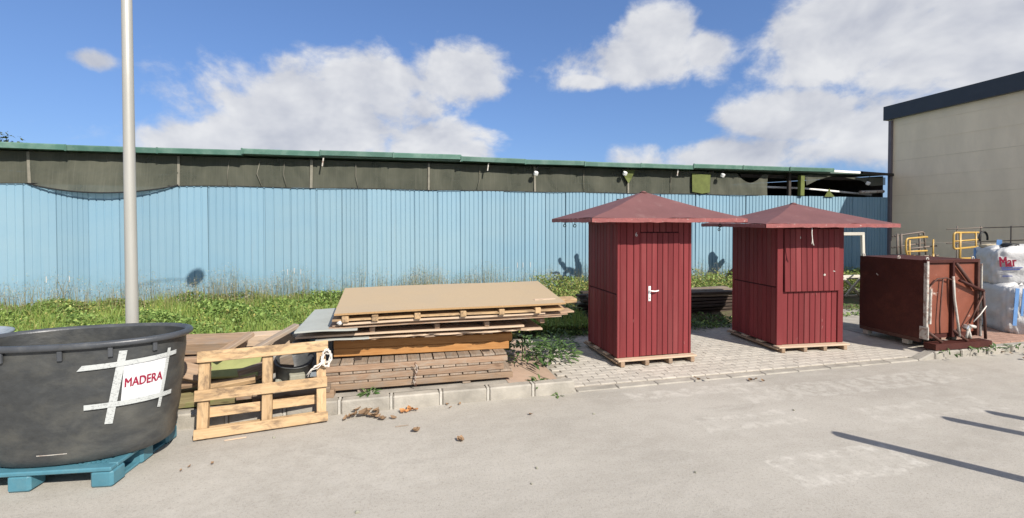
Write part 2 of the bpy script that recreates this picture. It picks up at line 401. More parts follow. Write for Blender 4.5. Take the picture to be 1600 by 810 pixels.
# ---------------------------------------------------------------- geometry helpers
def link(o, parent=None):
    COL.objects.link(o)
    if parent is not None:
        o.parent = parent
    return o
def tag(o, label=None, cat=None, group=None, kind=None):
    if label: o['label'] = label
    if cat: o['category'] = cat
    if group: o['group'] = group
    if kind: o['kind'] = kind
    return o
def thing(name, label, cat, loc=(0, 0, 0), rot=(0, 0, 0), group=None):
    o = bpy.data.objects.new(name, None)
    o.empty_display_size = 0.1
    o.location = loc; o.rotation_euler = rot
    link(o)
    return tag(o, label, cat, group)
def mesh_obj(name, verts, faces, mat, parent=None, loc=(0, 0, 0), rot=(0, 0, 0), smooth=False):
    me = bpy.data.meshes.new(name)
    me.from_pydata([tuple(v) for v in verts], [], faces)
    me.materials.append(M[mat])
    if smooth:
        for p in me.polygons: p.use_smooth = True
    o = bpy.data.objects.new(name, me)
    o.location = loc; o.rotation_euler = rot
    return link(o, parent)
def inst(name, me, parent=None, loc=(0, 0, 0), rot=(0, 0, 0), scale=(1, 1, 1)):
    o = bpy.data.objects.new(name, me)
    o.location = loc; o.rotation_euler = rot; o.scale = scale
    return link(o, parent)
_boxes = {}
def box_mesh(sx, sy, sz, mat, bev=0.004):
    key = (round(sx, 4), round(sy, 4), round(sz, 4), mat, bev)
    if key in _boxes: return _boxes[key]
    h = (sx / 2, sy / 2, sz / 2)
    b = min(bev, min(h) * 0.6)
    verts, idx = [], {}
    for X in (-1, 1):
        for Y in (-1, 1):
            for Z in (-1, 1):
                for ax in range(3):
                    p = [X * h[0], Y * h[1], Z * h[2]]
                    s = (X, Y, Z)
                    for k in range(3):
                        if k != ax: p[k] -= s[k] * b
                    idx[(X, Y, Z, ax)] = len(verts); verts.append(p)
    faces = []
    sg = (-1, 1)
    def addf(ids):
        c = sum((Vector(verts[i]) for i in ids), Vector()) / len(ids)
        n = (Vector(verts[ids[1]]) - Vector(verts[ids[0]])).cross(Vector(verts[ids[2]]) - Vector(verts[ids[0]]))
        faces.append(ids if n.dot(c) > 0 else ids[::-1])
    for ax in range(3):
        o1, o2 = [k for k in range(3) if k != ax]
        for s in sg:
            ids = []
            for a, c in ((-1, -1), (1, -1), (1, 1), (-1, 1)):
                k = [0, 0, 0]; k[ax] = s; k[o1] = a; k[o2] = c
                ids.append(idx[(*k, ax)])
            addf(ids)
        for a in sg:
            for c in sg:
                k1 = [0, 0, 0]; k1[ax] = -1; k1[o1] = a; k1[o2] = c
                k2 = list(k1); k2[ax] = 1
                addf([idx[(*k1, o1)], idx[(*k2, o1)], idx[(*k2, o2)], idx[(*k1, o2)]])
    for X in sg:
        for Y in sg:
            for Z in sg:
                addf([idx[(X, Y, Z, 0)], idx[(X, Y, Z, 1)], idx[(X, Y, Z, 2)]])
    me = bpy.data.meshes.new('block')
    me.from_pydata(verts, [], faces)
    me.materials.append(M[mat])
    _boxes[key] = me
    return me
def box(name, size, mat, parent=None, loc=(0, 0, 0), rot=(0, 0, 0), bev=0.004):
    return inst(name, box_mesh(*size, mat, bev), parent, loc, rot)
def prism(name, pts, z0, z1, mat, parent=None, **kw):
    n = len(pts)
    v = [(x, y, z0) for x, y in pts] + [(x, y, z1) for x, y in pts]
    f = [list(range(n))[::-1], list(range(n, 2 * n))] + [[i, (i + 1) % n, n + (i + 1) % n, n + i] for i in range(n)]
    return mesh_obj(name, v, f, mat, parent, **kw)
def tube_data(path, rad, seg=8, closed=False, cap=True):
    pts = [Vector(p) for p in path]
    n = len(pts)
    rads = rad if isinstance(rad, (list, tuple)) else [rad] * n
    verts, faces = [], []
    prev = None
    for i, p in enumerate(pts):
        a = pts[i - 1] if (i > 0 or closed) else pts[i]
        c = pts[(i + 1) % n] if (i < n - 1 or closed) else pts[i]
        tdir = (c - a).normalized()
        if prev is None:
            ref = Vector((0, 0, 1)) if abs(tdir.z) < 0.9 else Vector((1, 0, 0))
            nx = tdir.cross(ref).normalized()
        else:
            nx = (prev - tdir * prev.dot(tdir)).normalized()
        prev = nx
        ny = tdir.cross(nx)
        for k in range(seg):
            an = 2 * math.pi * k / seg
            verts.append(p + (nx * math.cos(an) + ny * math.sin(an)) * rads[i])
    m = n if closed else n - 1
    for i in range(m):
        j = (i + 1) % n
        for k in range(seg):
            k2 = (k + 1) % seg
            faces.append([i * seg + k, i * seg + k2, j * seg + k2, j * seg + k])
    if cap and not closed:
        faces.append(list(range(seg))[::-1])
        faces.append([(n - 1) * seg + k for k in range(seg)])
    return verts, faces
def tube(name, path, rad, mat, parent=None, seg=8, closed=False, smooth=True, **kw):
    v, f = tube_data(path, rad, seg, closed)
    return mesh_obj(name, v, f, mat, parent, smooth=smooth, **kw)
def arc_path(corners, r=0.05, n=4):
    """polyline with rounded corners"""
    c = [Vector(p) for p in corners]
    out = [c[0]]
    for i in range(1, len(c) - 1):
        a = (c[i - 1] - c[i]); b = (c[i + 1] - c[i])
        rr = min(r, a.length * 0.45, b.length * 0.45)
        p0 = c[i] + a.normalized() * rr; p1 = c[i] + b.normalized() * rr
        for k in range(n + 1):
            t = k / n
            out.append(p0 * (1 - t) ** 2 + c[i] * 2 * t * (1 - t) + p1 * t * t)
    out.append(c[-1])
    return out
def fast_mesh(name, V, F, mats, parent=None, mat_idx=None, smooth=False):
    """V (n,3) floats, F (m,k) ints - one object out of numpy arrays"""
    me = bpy.data.meshes.new(name)
    me.vertices.add(len(V)); me.vertices.foreach_set('co', np.ascontiguousarray(V, dtype=np.float32).ravel())
    k = F.shape[1]
    me.loops.add(F.size); me.loops.foreach_set('vertex_index', np.ascontiguousarray(F, dtype=np.int32).ravel())
    me.polygons.add(len(F)); me.polygons.foreach_set('loop_start', np.arange(0, F.size, k, dtype=np.int32))
    for m in mats: me.materials.append(M[m])
    if mat_idx is not None:
        me.polygons.foreach_set('material_index', np.ascontiguousarray(mat_idx, dtype=np.int32))
    me.update(calc_edges=True)
    o = bpy.data.objects.new(name, me)
    return link(o, parent)
def text_mesh(body, size, bold=0.0):
    cu = bpy.data.curves.new('lettering', 'FONT')
    cu.body = body; cu.size = size; cu.align_x = 'CENTER'; cu.align_y = 'CENTER'; cu.fill_mode = 'FRONT'
    cu.resolution_u = 3
    cu.offset = bold
    o = bpy.data.objects.new('lettering', cu)
    COL.objects.link(o)
    bpy.context.view_layer.update()
    dg = bpy.context.evaluated_depsgraph_get()
    me = bpy.data.meshes.new_from_object(o.evaluated_get(dg))
    bpy.data.objects.remove(o)
    bpy.data.curves.remove(cu)
    return me
def jit(a):
    return random.uniform(-a, a)

# ================================================================ SETTING
gnd = mesh_obj('ground', [(-300, -300, -0.03), (300, -300, -0.03), (300, 300, -0.03), (-300, 300, -0.03)], [[0, 1, 2, 3]], 'soil')
tag(gnd, kind='structure')
road = mesh_obj('road', [(-40, -14, 0), (40, -14, 0), (40, 4.93, 0), (-40, 4.93, 0)], [[0, 1, 2, 3]], 'asphalt')
tag(road, kind='structure')
# pavement: base sheets, ramped flank, tiles and block paving
pav = tag(mesh_obj('pavement', [(-14, 5.02, .13), (1.2, 5.02, .13), (1.2, 7.7, .13), (-14, 7.7, .13)], [[0, 1, 2, 3]], 'concrete'), kind='structure')
fl = mesh_obj('ramp_tile', [(1.2, 5.02, .134), (1.86, 5.02, .012), (1.50, 5.75, .09), (1.2, 5.75, .134)], [[0, 1, 2, 3]], 'terracotta', pav)
mesh_obj('ramp_tile', [(1.875, 5.02, .010), (1.95, 7.2, .010), (1.2, 7.2, .12), (1.2, 5.765, .131), (1.515, 5.765, .085)], [[0, 1, 2, 3, 4]], 'terracotta', pav)
bed = mesh_obj('paving_bed', [(1.2, 4.96, .005), (7.12, 4.96, .005), (7.12, 8.2, .005), (1.2, 8.2, .005)], [[0, 1, 2, 3]], 'joint_sand', pav)
bedr = mesh_obj('paving_bed', [(7.4, 4.9, .088), (15.6, 4.9, .088), (15.6, 8.6, .088), (7.4, 8.6, .088)], [[0, 1, 2, 3]], 'concrete', pav)
mesh_obj('ramp_tile', [(6.98, 5.02, .014), (7.45, 5.02, .090), (7.45, 8.6, .090), (6.98, 8.6, .014)], [[0, 1, 2, 3]], 'paver', pav)
mesh_obj('yard', [(8.6, 8.5, .084), (15.6, 8.5, .084), (15.6, 12, .184), (8.6, 12, .124)], [[0, 1, 2, 3]], 'concrete', pav)  # pale concrete ground added to bounce light onto the cream building
pv = box_mesh(0.196, 0.096, 0.05, 'paver', 0.004)
pvr = box_mesh(0.196, 0.096, 0.05, 'paver_red', 0.004)
cand = []
for j in range(22):
    y = 5.1 + j * 0.1
    for i in range(29):
        x = 1.62 + i * 0.2 + (0.1 if j % 2 else 0)
        if x < 1.98 + (0.03 if j < 8 else 0.05) or x > 7.05: continue
        # under the two kiosks nothing shows
        if 2.95 < x < 3.8 and 5.78 < y < 6.5: continue
        if 5.62 < x < 6.4 and 5.85 < y < 6.5: continue
        cand.append((x, y, 'p'))
for j in range(8):
    y = 5.1 + j * 0.1
    for i in range(14):
        x = 8.3 + i * 0.2 + (0.1 if j % 2 else 0)
        cand.append((x, y, 'r'))
cand.sort(key=lambda c: (c[0] ** 2 + c[1] ** 2) if c[2] == 'p' else 90 + c[1])
near, rest = cand[:290], cand[290:]
for x, y, k in near:
    inst('paver', pv if k == 'p' else pvr, pav, (x, y, (-0.005 if k == 'p' else 0.086) + jit(.0012)), (jit(.006), jit(.006), jit(.008)))
src = np.array([v.co[:] for v in pv.vertices]); sfc = [tuple(p.vertices) for p in pv.polygons]
for kind, mt in (('p', 'paver'), ('r', 'paver_red')):
    vs, fs = [], []
    for x, y, k in rest:
        if k != kind: continue
        o0 = len(vs)
        vs += [(a[0] + x, a[1] + y, a[2] + (-0.005 if k == 'p' else 0.086) + 0) for a in src]
        fs += [[q + o0 for q in f] for f in sfc]
    if vs:
        tag(mesh_obj('block_paving', vs, fs, mt, pav), kind='stuff')
# kerb stones
kerb = tag(mesh_obj('kerb', [(-14, 4.94, -.02), (14, 4.94, -.02), (14, 5.01, -.02), (-14, 5.01, -.02)], [[0, 1, 2, 3]], 'concrete'), kind='structure')
ks = box_mesh(0.468, 0.12, 0.2, 'concrete', 0.014)
mj = box_mesh(0.026, 0.105, 0.188, 'mortar', 0.004)
x = -8.05
while x < 1.7:
    inst('kerb_stone', ks, kerb, (x + .25, 4.955, 0.038 + jit(.004)), (jit(.008), jit(.008), jit(.006)))
    inst('mortar_joint', mj, kerb, (x + .0, 4.953, 0.044), (0, 0, jit(.03)))
    x += 0.5
# sloping end stone down to the dropped kerb
def ramp_stone(xa, za, xb, zb):
    v = []
    for X, Z in ((xa, za), (xb, zb)):
        v += [(X, 4.895, -.06), (X, 5.015, -.06), (X, 5.015, Z), (X, 4.91, Z), (X, 4.895, Z - .015)]
    f = [[4, 3, 2, 1, 0], [5, 6, 7, 8, 9]] + [[i, (i + 1) % 5, 5 + (i + 1) % 5, 5 + i] for i in range(5)]
    return mesh_obj('kerb_stone', v, f, 'concrete', kerb)
ramp_stone(1.71, .137, 1.95, .02)
for i in range(10):
    box('kerb_stone', (0.496, 0.12, 0.2), 'concrete', kerb, (2.22 + i * 0.5, 4.957, -0.086 + jit(.003)), (jit(.005), 0, jit(.004)), 0.01)
ramp_stone(6.98, .014, 7.24, .1)
for i in range(14):
    inst('kerb_stone', ks, kerb, (7.5 + i * .5, 4.955, 0.004 + jit(.004)), (jit(.008), jit(.01), jit(.008)))
# grassy verge
gv, gf = [], []
nx_, ny_ = 60, 14
for j in range(ny_ + 1):
    for i in range(nx_ + 1):
        X = -16 + i * 31.4 / nx_; Y = 7.3 + j * 4.6 / ny_
        gv.append((X, Y, (0.10 if j == 0 else 0.15) + 0.03 * math.sin(X * 1.7 + Y) * (j > 0) + jit(.015) - (0.12 if (X > 1.8 and j < 2) else 0)))
for j in range(ny_):
    for i in range(nx_):
        a = j * (nx_ + 1) + i
        gf.append([a, a + 1, a + nx_ + 2, a + nx_ + 1])
tag(mesh_obj('verge', gv, gf, 'soil', smooth=True), kind='structure')

# ================================================================ BLUE SHED
YW = 11.75
shed = thing('storage_shed', 'long shed with pale blue corrugated metal wall, netting band and green gutter', 'shed', (3, YW, 0.1))
SH = Vector((3, YW, 0.1))
def s_loc(x, y, z): return (x - SH.x, y - SH.y, z - SH.z)
PW = 0.56
def sheet_mesh(nrib=5, h=2.62):
    """corrugated sheet with wide pans and narrow grooves"""
    prof = []
    p = PW / nrib
    for k in range(nrib):
        x0 = k * p
        deep = 0.026 if k == 0 else 0.016
        prof += [(x0, 0.0), (x0 + p * 0.06, deep), (x0 + p * 0.17, deep), (x0 + p * 0.24, 0.0)]
    prof.append((PW - 0.001, 0.0))
    v, f = [], []
    for x, y in prof:
        v += [(x, y, 0), (x, y, h)]
    for i in range(len(prof) - 1):
        f.append([2 * i, 2 * i + 2, 2 * i + 3, 2 * i + 1])
    me = bpy.data.meshes.new('wall_sheet'); me.from_pydata(v, [], f); me.materials.append(M['blue_sheet'])
    return me
sm5, sm4, sm3, sm6 = sheet_mesh(5), sheet_mesh(4), sheet_mesh(3), sheet_mesh(6)
x = -13.0; i = 0
while x < 15.3:
    inst('wall_sheet', (sm4 if x < -1.6 else sm5) if random.random() < .8 else random.choice((sm3, sm6)), shed, s_loc(x, YW + jit(.004), 0.08 + jit(.006)), (jit(.003), jit(.002), jit(.004)))
    x += PW; i += 1
# worn white scuffs low on the wall
for sx_, sz_ in ((-7.02, .62), (-6.62, .62), (-2.42, .66), (-2.28, .68), (-2.14, .66), (3.05, .70), (3.2, .70), (3.4, .70)):
    box('scuff_strip', (0.014, 0.006, 0.13), 'bag_white', shed, s_loc(sx_, YW - 0.006, sz_ + .1), bev=.001)
# netting band between posts
posts = [-12.7 + 2.7 * k for k in range(11)]
ZT = 3.36
def net(xa, xb, top, bot, out=None, n=18, m=8):
    v, f = [], []
    for j in range(m + 1):
        for i_ in range(n + 1):
            s, t = i_ / n, j / m
            X = xa + (xb - xa) * s
            Z = bot(s) + (top(s) - bot(s)) * t
            Yo = 0.012 * math.sin(X * 7.1) * math.sin(math.pi * t) + 0.01 * math.sin(X * 17 + t * 4) + (out(s, t) if out else 0)
            v.append((X, Yo, Z))
    for j in range(m):
        for i_ in range(n):
            a = j * (n + 1) + i_
            f.append([a, a + 1, a + n + 2, a + n + 1])
    return mesh_obj('shade_net', [(p[0] - SH.x, YW + 0.03 + p[1] - SH.y, p[2] - SH.z) for p in v], f, 'shade_net', shed, smooth=True)
for k in range(8):
    a, b = posts[k], posts[k + 1]
    if k == 2:      # the sagging bay
        net(a, b, lambda s: ZT, lambda s: 2.71 - 0.19 * math.sin(math.pi * min(1, s * 1.0)) ** 0.8 + .02 * s, lambda s, t: -0.16 * math.sin(math.pi * s) * (1 - t) ** 1.2 - 0.02, 26, 10)
    else:
        sg = 0.015 + 0.02 * random.random()
        net(a, b, lambda s: ZT, lambda s, sg=sg: 2.685 + sg * math.sin(math.pi * s * 2) * .6)
net(8.9, 10.75, lambda s: ZT - 0.03 - (0.26 * math.sin(math.pi * max(0, (s - .42) / .5)) if .42 < s < .92 else 0), lambda s: 2.69, None, 26, 8)
tube('net_hem', [s_loc(posts[2] + 2.7 * s, YW - 0.14 * math.sin(math.pi * s) - .02, 2.70 - 0.19 * math.sin(math.pi * s) ** .8 + .02 * s) for s in [k / 14 for k in range(15)]], 0.016, 'black_metal', shed, 6)
for k, px in enumerate(posts[:-1]):
    box('post', (0.09, 0.09, 3.3), 'dark_timber', shed, s_loc(px, YW + 0.12, 1.75))
    if k < 8:
        box('batten', (0.05 + jit(.012), 0.02, 0.66), 'net_batten', shed, s_loc(px + jit(.02), YW - 0.0, 3.02), (0, jit(.03), 0))
# lashings and thin seams on the netting
for px in (-8.4, -5.9, -3.6, -3.0, -2.45, -0.9, 2.05, 4.9, 7.5):
    tube('seam_cord', [s_loc(px + jit(.03), YW - .0, 3.3), s_loc(px + jit(.05), YW - .012, 3.0), s_loc(px + jit(.06), YW - .0, 2.72)], 0.006, 'net_batten', shed, 5)
tube('edge_wire', [s_loc(-13 + k * 0.6, YW - 0.02, 2.705 + 0.012 * math.sin(k * 1.3)) for k in range(40)], 0.008, 'black_metal', shed, 5)
# gutter, one length after the other
gx = -13.0; gi = 0
gz_t = {0: 0}
while gx < 12.9:
    L = 1.62
    prof = [(0, 0.03), (0, 0.125), (0.012, 0.145), (0.03, 0.13), (0.03, 0.045), (0.24, 0.03)]
    L2 = L - 0.006
    me_v, me_f = [], []
    for X in (0, L2):
        me_v += [(X, py, pz) for py, pz in prof]
    n = len(prof)
    me_f = [[i_, (i_ + 1) % n, n + (i_ + 1) % n, n + i_] for i_ in range(n)] + [list(range(n))[::-1], list(range(n, 2 * n))]
    zz = 3.375 + 0.03 * math.sin(gi * 0.9 + 1.1) + jit(.012)
    g = mesh_obj('gutter', me_v, [f[::-1] for f in me_f], 'green_gutter', shed, s_loc(gx, YW - 0.235 + jit(.012), zz), (0, jit(.008), 0))
    box('gutter_joint', (0.035, 0.012, 0.135), 'green_gutter', shed, s_loc(gx, YW - 0.246, zz + .082), (0, 0, 0))
    gx += L; gi += 1
box('roof_edge_strip', (1.6, 0.03, 0.07), 'white_plastic', shed, s_loc(13.35, YW - .1, 3.47), (0, .02, 0))
box('roof_edge_strip', (1.4, 0.03, 0.08), 'dark_timber', shed, s_loc(14.75, YW - .1, 3.44), (0, .03, 0))
# roof, back wall and end wall close the shed in
mesh_obj('roof', [s_loc(-13.2, YW - .10, 3.45), s_loc(15.36, YW - .10, 3.45), s_loc(15.36, 21, 3.8), s_loc(-13.2, 21, 3.8),
                  s_loc(-13.2, YW - .10, 3.41), s_loc(15.36, YW - .10, 3.41), s_loc(15.36, 21, 3.76), s_loc(-13.2, 21, 3.76)],
         [[0, 1, 2, 3], [7, 6, 5, 4], [0, 4, 5, 1], [1, 5, 6, 2], [2, 6, 7, 3], [3, 7, 4, 0]], 'roof_sheet', shed)
mesh_obj('back_wall', [s_loc(-13.2, 20.9, 0), s_loc(15.36, 20.9, 0), s_loc(15.36, 20.9, 3.75), s_loc(-13.2, 20.9, 3.75)], [[0, 1, 2, 3]], 'dark_timber', shed)
mesh_obj('end_wall', [s_loc(-13.1, 11.9, 0), s_loc(-13.1, 20.9, 0), s_loc(-13.1, 20.9, 3.74), s_loc(-13.1, 11.9, 3.4)], [[0, 1, 2, 3]], 'dark_timber', shed)
mesh_obj('end_wall', [s_loc(15.3, 11.9, 0), s_loc(15.3, 20.9, 0), s_loc(15.3, 20.9, 3.74), s_loc(15.3, 11.9, 3.4)], [[3, 2, 1, 0]], 'dark_timber', shed)
# the torn end: pipe, purlins and hanging cloth
tube('pipe', [s_loc(8.8, YW + .45, 3.02), s_loc(12.4, YW + .45, 2.98), s_loc(15.0, YW + .3, 2.80)], 0.035, 'white_plastic', shed)
tube('pipe', [s_loc(14.3, YW + .1, 2.86), s_loc(15.25, YW + .1, 2.9)], 0.05, 'worn_edge', shed)
box('purlin', (5.2, 0.08, 0.1), 'dark_timber', shed, s_loc(12.6, YW + .3, 3.3))
box('post', (0.14, 0.12, 0.62), 'green_cloth', shed, s_loc(11.9, YW - .03, 3.02), (0, .02, 0))
mesh_obj('cloth_strip', [s_loc(8.15, YW - .03, 3.3), s_loc(8.75, YW - .035, 3.29), s_loc(8.72, YW - .04, 2.76), s_loc(8.45, YW - .07, 2.72), s_loc(8.16, YW - .03, 2.77), s_loc(8.45, YW - .05, 3.27)], [[4, 3, 5, 0], [3, 2, 1, 5]], 'green_cloth', shed, smooth=True)
mesh_obj('cloth_strip', [s_loc(12.0, YW - .06, 3.34), s_loc(13.0, YW - .06, 3.33), s_loc(12.5, YW - .05, 3.2), s_loc(12.05, YW - .08, 3.02)], [[0, 3, 2, 1]], 'shade_net', shed)
mesh_obj('cloth_strip', [s_loc(12.75, YW - .05, 2.69), s_loc(13.15, YW - .05, 2.69), s_loc(12.98, YW - .05, 2.84), s_loc(12.93, YW - .06, 2.95)], [[0, 1, 2, 3]], 'green_cloth', shed)
mesh_obj('cloth_strip', [s_loc(5.98, YW - .08, 3.33), s_loc(6.35, YW - .08, 3.33), s_loc(6.25, YW - .06, 3.1), s_loc(6.15, YW - .09, 2.96), s_loc(6.05, YW - .07, 3.12)], [[0, 4, 3, 2, 1]], 'green_cloth', shed)
mesh_obj('cloth_strip', [s_loc(13.6, YW, 3.3), s_loc(15.2, YW, 3.34), s_loc(15.2, YW, 3.1), s_loc(14.6, YW - .03, 3.05), s_loc(14.2, YW - .02, 3.22)], [[0, 4, 3, 2, 1]], 'shade_net', shed)
for px, pz in ((3.5, 3.16), (6.0, 3.22), (9.05, 3.24), (14.3, 3.12)):
    fl_ = box('floodlight', (0.11, 0.09, 0.11), 'white_plastic', shed, s_loc(px, YW - .16, pz), (0.5, 0.2, 0), .02)
    tube('bracket', [(0, .03, .0), (0.01, .09, .1), (0.01, .1, .2)], 0.012, 'black_metal', fl_, 6)
for px in (-1.62, 2.25, 7.6):
    box('hanger', (0.03, 0.02, 0.2), 'worn_edge', shed, s_loc(px, YW - .165, 3.29), (0, .15, 0))

# ================================================================ CREAM BUILDING
bl = thing('rendered_building', 'tall cream rendered building with dark roof fascia beside the blue shed', 'building', (15.4, 7, 0))
def b_loc(x, y, z): return (x - 15.4, y - 7, z)
mesh_obj('wall', [b_loc(15.4, 11.82, 0), b_loc(15.4, 0, 0), b_loc(15.4, 0, 5.42), b_loc(15.4, 11.82, 5.26), b_loc(30, 11.82, 0), b_loc(30, 0, 0), b_loc(30, 0, 5.42), b_loc(30, 11.82, 5.26)],
         [[0, 1, 2, 3], [1, 5, 6, 2], [4, 0, 3, 7], [5, 4, 7, 6], [3, 2, 6, 7]], 'cream_wall', bl)
mesh_obj('fascia', [b_loc(*p) for p in ((15.27, 11.9, 5.18), (15.27, -.1, 5.36), (15.27, -.1, 5.86), (15.27, 11.9, 5.62), (30.1, 11.9, 5.18), (30.1, -.1, 5.36), (30.1, -.1, 5.86), (30.1, 11.9, 5.62))],
         [[0, 1, 2, 3], [1, 5, 6, 2], [4, 0, 3, 7], [5, 4, 7, 6], [3, 2, 6, 7], [0, 4, 5, 1]], 'charcoal_trim', bl)
box('drain_pipe', (0.09, 0.09, 5.1), 'corner_trim', bl, b_loc(15.35, 11.72, 2.6))
for k in range(9):
    box('course_joint', (0.006, 12.3, 0.010), 'wall_joint', bl, b_loc(15.398, 5.6, 0.55 + k * 0.55), bev=.001)
box('plinth', (0.05, 11.6, 1.32), 'wall_joint', bl, b_loc(15.385, 5.9, 0.66), bev=.01)

# ================================================================ LAMP POST
lamp = thing('street_lamp', 'tall pale galvanised street lamp post behind the black tub', 'street lamp', (-2.575, 5.5, .13))
tube('pole', [(0, 0, 0), (0, 0, .02), (-.004, 0, 1.2), (-.01, 0, 3.2), (-.016, 0, 5.9)], [.056, .055, .053, .047, .040], 'galv', lamp, 20)
box('base_plate', (.3, .3, .015), 'galv', lamp, (0, 0, .008))
tube('arm', [(-.016, 0, 5.6), (.1, 0, 5.8), (.5, 0, 5.9), (1.05, -.02, 5.93)], [.018, .011, .009, .008], 'galv', lamp, 10)  # out-of-view arm, thinned so its shadow on the wall stays faint
hv, hf = tube_data([(1.05, -.02, 5.93), (1.07, -.02, 5.94), (1.13, -.02, 5.95), (1.22, -.02, 5.96), (1.31, -.02, 5.96), (1.36, -.02, 5.955)], [.03, .10, .16, .175, .13, .04], 14)  # unseen head, shaped and placed for the oval shadow on the wall
mesh_obj('lamp_head', [(p[0], p[1], 5.95 + (p[2] - 5.95) * .8) for p in hv], hf, 'galv', lamp, smooth=True)

# ================================================================ TUB ON BLUE PALLET
bp_ = thing('plastic_pallet', 'turquoise blue plastic pallet with lattice deck under the black tub', 'pallet', (-2.53, 4.40, 0), (0, 0, -.12))
LX, LY, HP = 1.2, 0.82, 0.15
for ix, fx in enumerate((-.53, 0, .53)):
    for iy, fy in enumerate((-.33, 0, .33)):
        box('foot', (.15, .15, .124), 'blue_plastic', bp_, (fx, fy, .062), bev=.018)
for yy in (-.375, .375):
    box('deck_rail', (1.2, .07, .032), 'blue_plastic', bp_, (0, yy, .1355), bev=.008)
for xx in (-.565, .565):
    box('deck_rail', (.07, .68, .031), 'blue_plastic', bp_, (xx, 0, .1352), bev=.008)
    box('skid', (.1, .55, .022), 'blue_plastic', bp_, (xx * .94, 0, .012), bev=.006)
lv, lf = [], []
def addbox(lv, lf, c, s):
    o0 = len(lv)
    for X in (-1, 1):
        for Y in (-1, 1):
            for Z in (-1, 1):
                lv.append((c[0] + X * s[0] / 2, c[1] + Y * s[1] / 2, c[2] + Z * s[2] / 2))
    for f in ((0, 1, 3, 2), (4, 6, 7, 5), (0, 4, 5, 1), (2, 3, 7, 6), (0, 2, 6, 4), (1, 5, 7, 3)):
        lf.append([o0 + q for q in f])
for i_ in range(34):
    addbox(lv, lf, (-.53 + i_ * 1.06 / 33, 0, .140), (.012, .685, .02))
for i_ in range(21):
    addbox(lv, lf, (0, -.33 + i_ * .66 / 20, .1392), (1.065, .012, .019))
tag(mesh_obj('lattice_deck', lv, lf, 'blue_plastic', bp_), kind='stuff')

TC = Vector((-2.37, 4.39, 0))
tub = thing('plastic_tub', 'large oval black plastic tub with paper sign on blue pallet', 'tub', (TC.x, TC.y, .152))
Z0T, Z1T = .152, 1.03
def tub_ab(z):
    s = (z - Z0T) / (Z1T - Z0T)
    bulge = 0.012 * math.sin(math.pi * s)
    return .575 + .10 * s + bulge, .375 + .03 * s + bulge
def se(th, a, b, n=2.25):
    c, s = math.cos(th), math.sin(th)
    return a * math.copysign(abs(c) ** (2 / n), c), b * math.copysign(abs(s) ** (2 / n), s)
def tub_pt(th, z, off=0.0):
    """th measured from +X towards -Y; local to the tub"""
    a, b = tub_ab(z)
    x_, y_ = se(th, a + off, b + off)
    return Vector((x_, -y_, z - Z0T))
def loft(rings, seg=72, capb=False, capt=False):
    v, f = [], []
    for a, b, z, tl in rings:
        for k in range(seg):
            x_, y_ = se(2 * math.pi * k / seg, a, b)
            v.append((x_, y_, z - tl * y_))
    for r in range(len(rings) - 1):
        for k in range(seg):
            k2 = (k + 1) % seg
            f.append([r * seg + k, r * seg + k2, (r + 1) * seg + k2, (r + 1) * seg + k])
    if capb: f.append(list(range(seg))[::-1])
    if capt: f.append([(len(rings) - 1) * seg + k for k in range(seg)])
    return v, f
rings = [(.55, .35, 0.0, 0), (.573, .373, .015, 0)]
for k in range(1, 12):
    z = Z0T + (Z1T - Z0T) * k / 12
    a, b = tub_ab(z)
    w = .004 * math.sin(k * 2.1)
    rings.append((a + w, b + w, z - Z0T, 0))
rings += [(.672, .402, .85, .02)]
v, f = loft(rings, 72, True)
tb = mesh_obj('body', v, f, 'tub_plastic', tub, smooth=True)
irings = [(.66, .39, .85, .02), (.635, .375, .6, 0), (.58, .35, .2, 0), (.55, .335, .03, 0)]
v, f = loft(irings, 72, False, True)
mesh_obj('inner_wall', v, [q[::-1] for q in f[:-1]] + [f[-1]], 'tub_plastic', tub, smooth=True)
rr = [(.66, .39, .845, .03), (.675, .402, .828, .03), (.705, .425, .828, .03), (.717, .435, .84, .03), (.719, .437, .858, .03), (.708, .428, .874, .03), (.685, .41, .876, .03), (.665, .395, .864, .03), (.66, .39, .845, .03)]
v, f = loft(rr, 80)
mesh_obj('rim', v, f, 'tub_rim', tub, smooth=True)
for th in (34, 62, 86, 113, 150):
    p = tub_pt(R(th), Z1T - .075, .012)
    box('rim_tab', (.018, .03, .07), 'tub_rim', tub, p, (0, 0, -R(th)), .004)
# stickers wrapped round the wall: (th, z) grids
def wrap(name, corners, mat, off, parent, n=12, m=3, crumple=0.0):
    """corners: bl, br, tr, tl in (theta degrees, z)"""
    v, f = [], []
    for j in range(m + 1):
        for i_ in range(n + 1):
            s, t = i_ / n, j / m
            th = (corners[0][0] * (1 - s) + corners[1][0] * s) * (1 - t) + (corners[3][0] * (1 - s) + corners[2][0] * s) * t
            z = (corners[0][1] * (1 - s) + corners[1][1] * s) * (1 - t) + (corners[3][1] * (1 - s) + corners[2][1] * s) * t
            v.append(tub_pt(R(th), z, off + crumple * (0.5 + 0.5 * math.sin(s * 11 + t * 5) * math.sin(t * 7 + s * 3))))
    for j in range(m):
        for i_ in range(n):
            a = j * (n + 1) + i_
            f.append([a, a + 1, a + n + 2, a + n + 1])
    return mesh_obj(name, v, f, mat, parent, smooth=True)
paper = wrap('paper_sign', [(55, .558), (24, .55), (22, .865), (54, .86)], 'paper', .006, tub, 24, 12, .004)
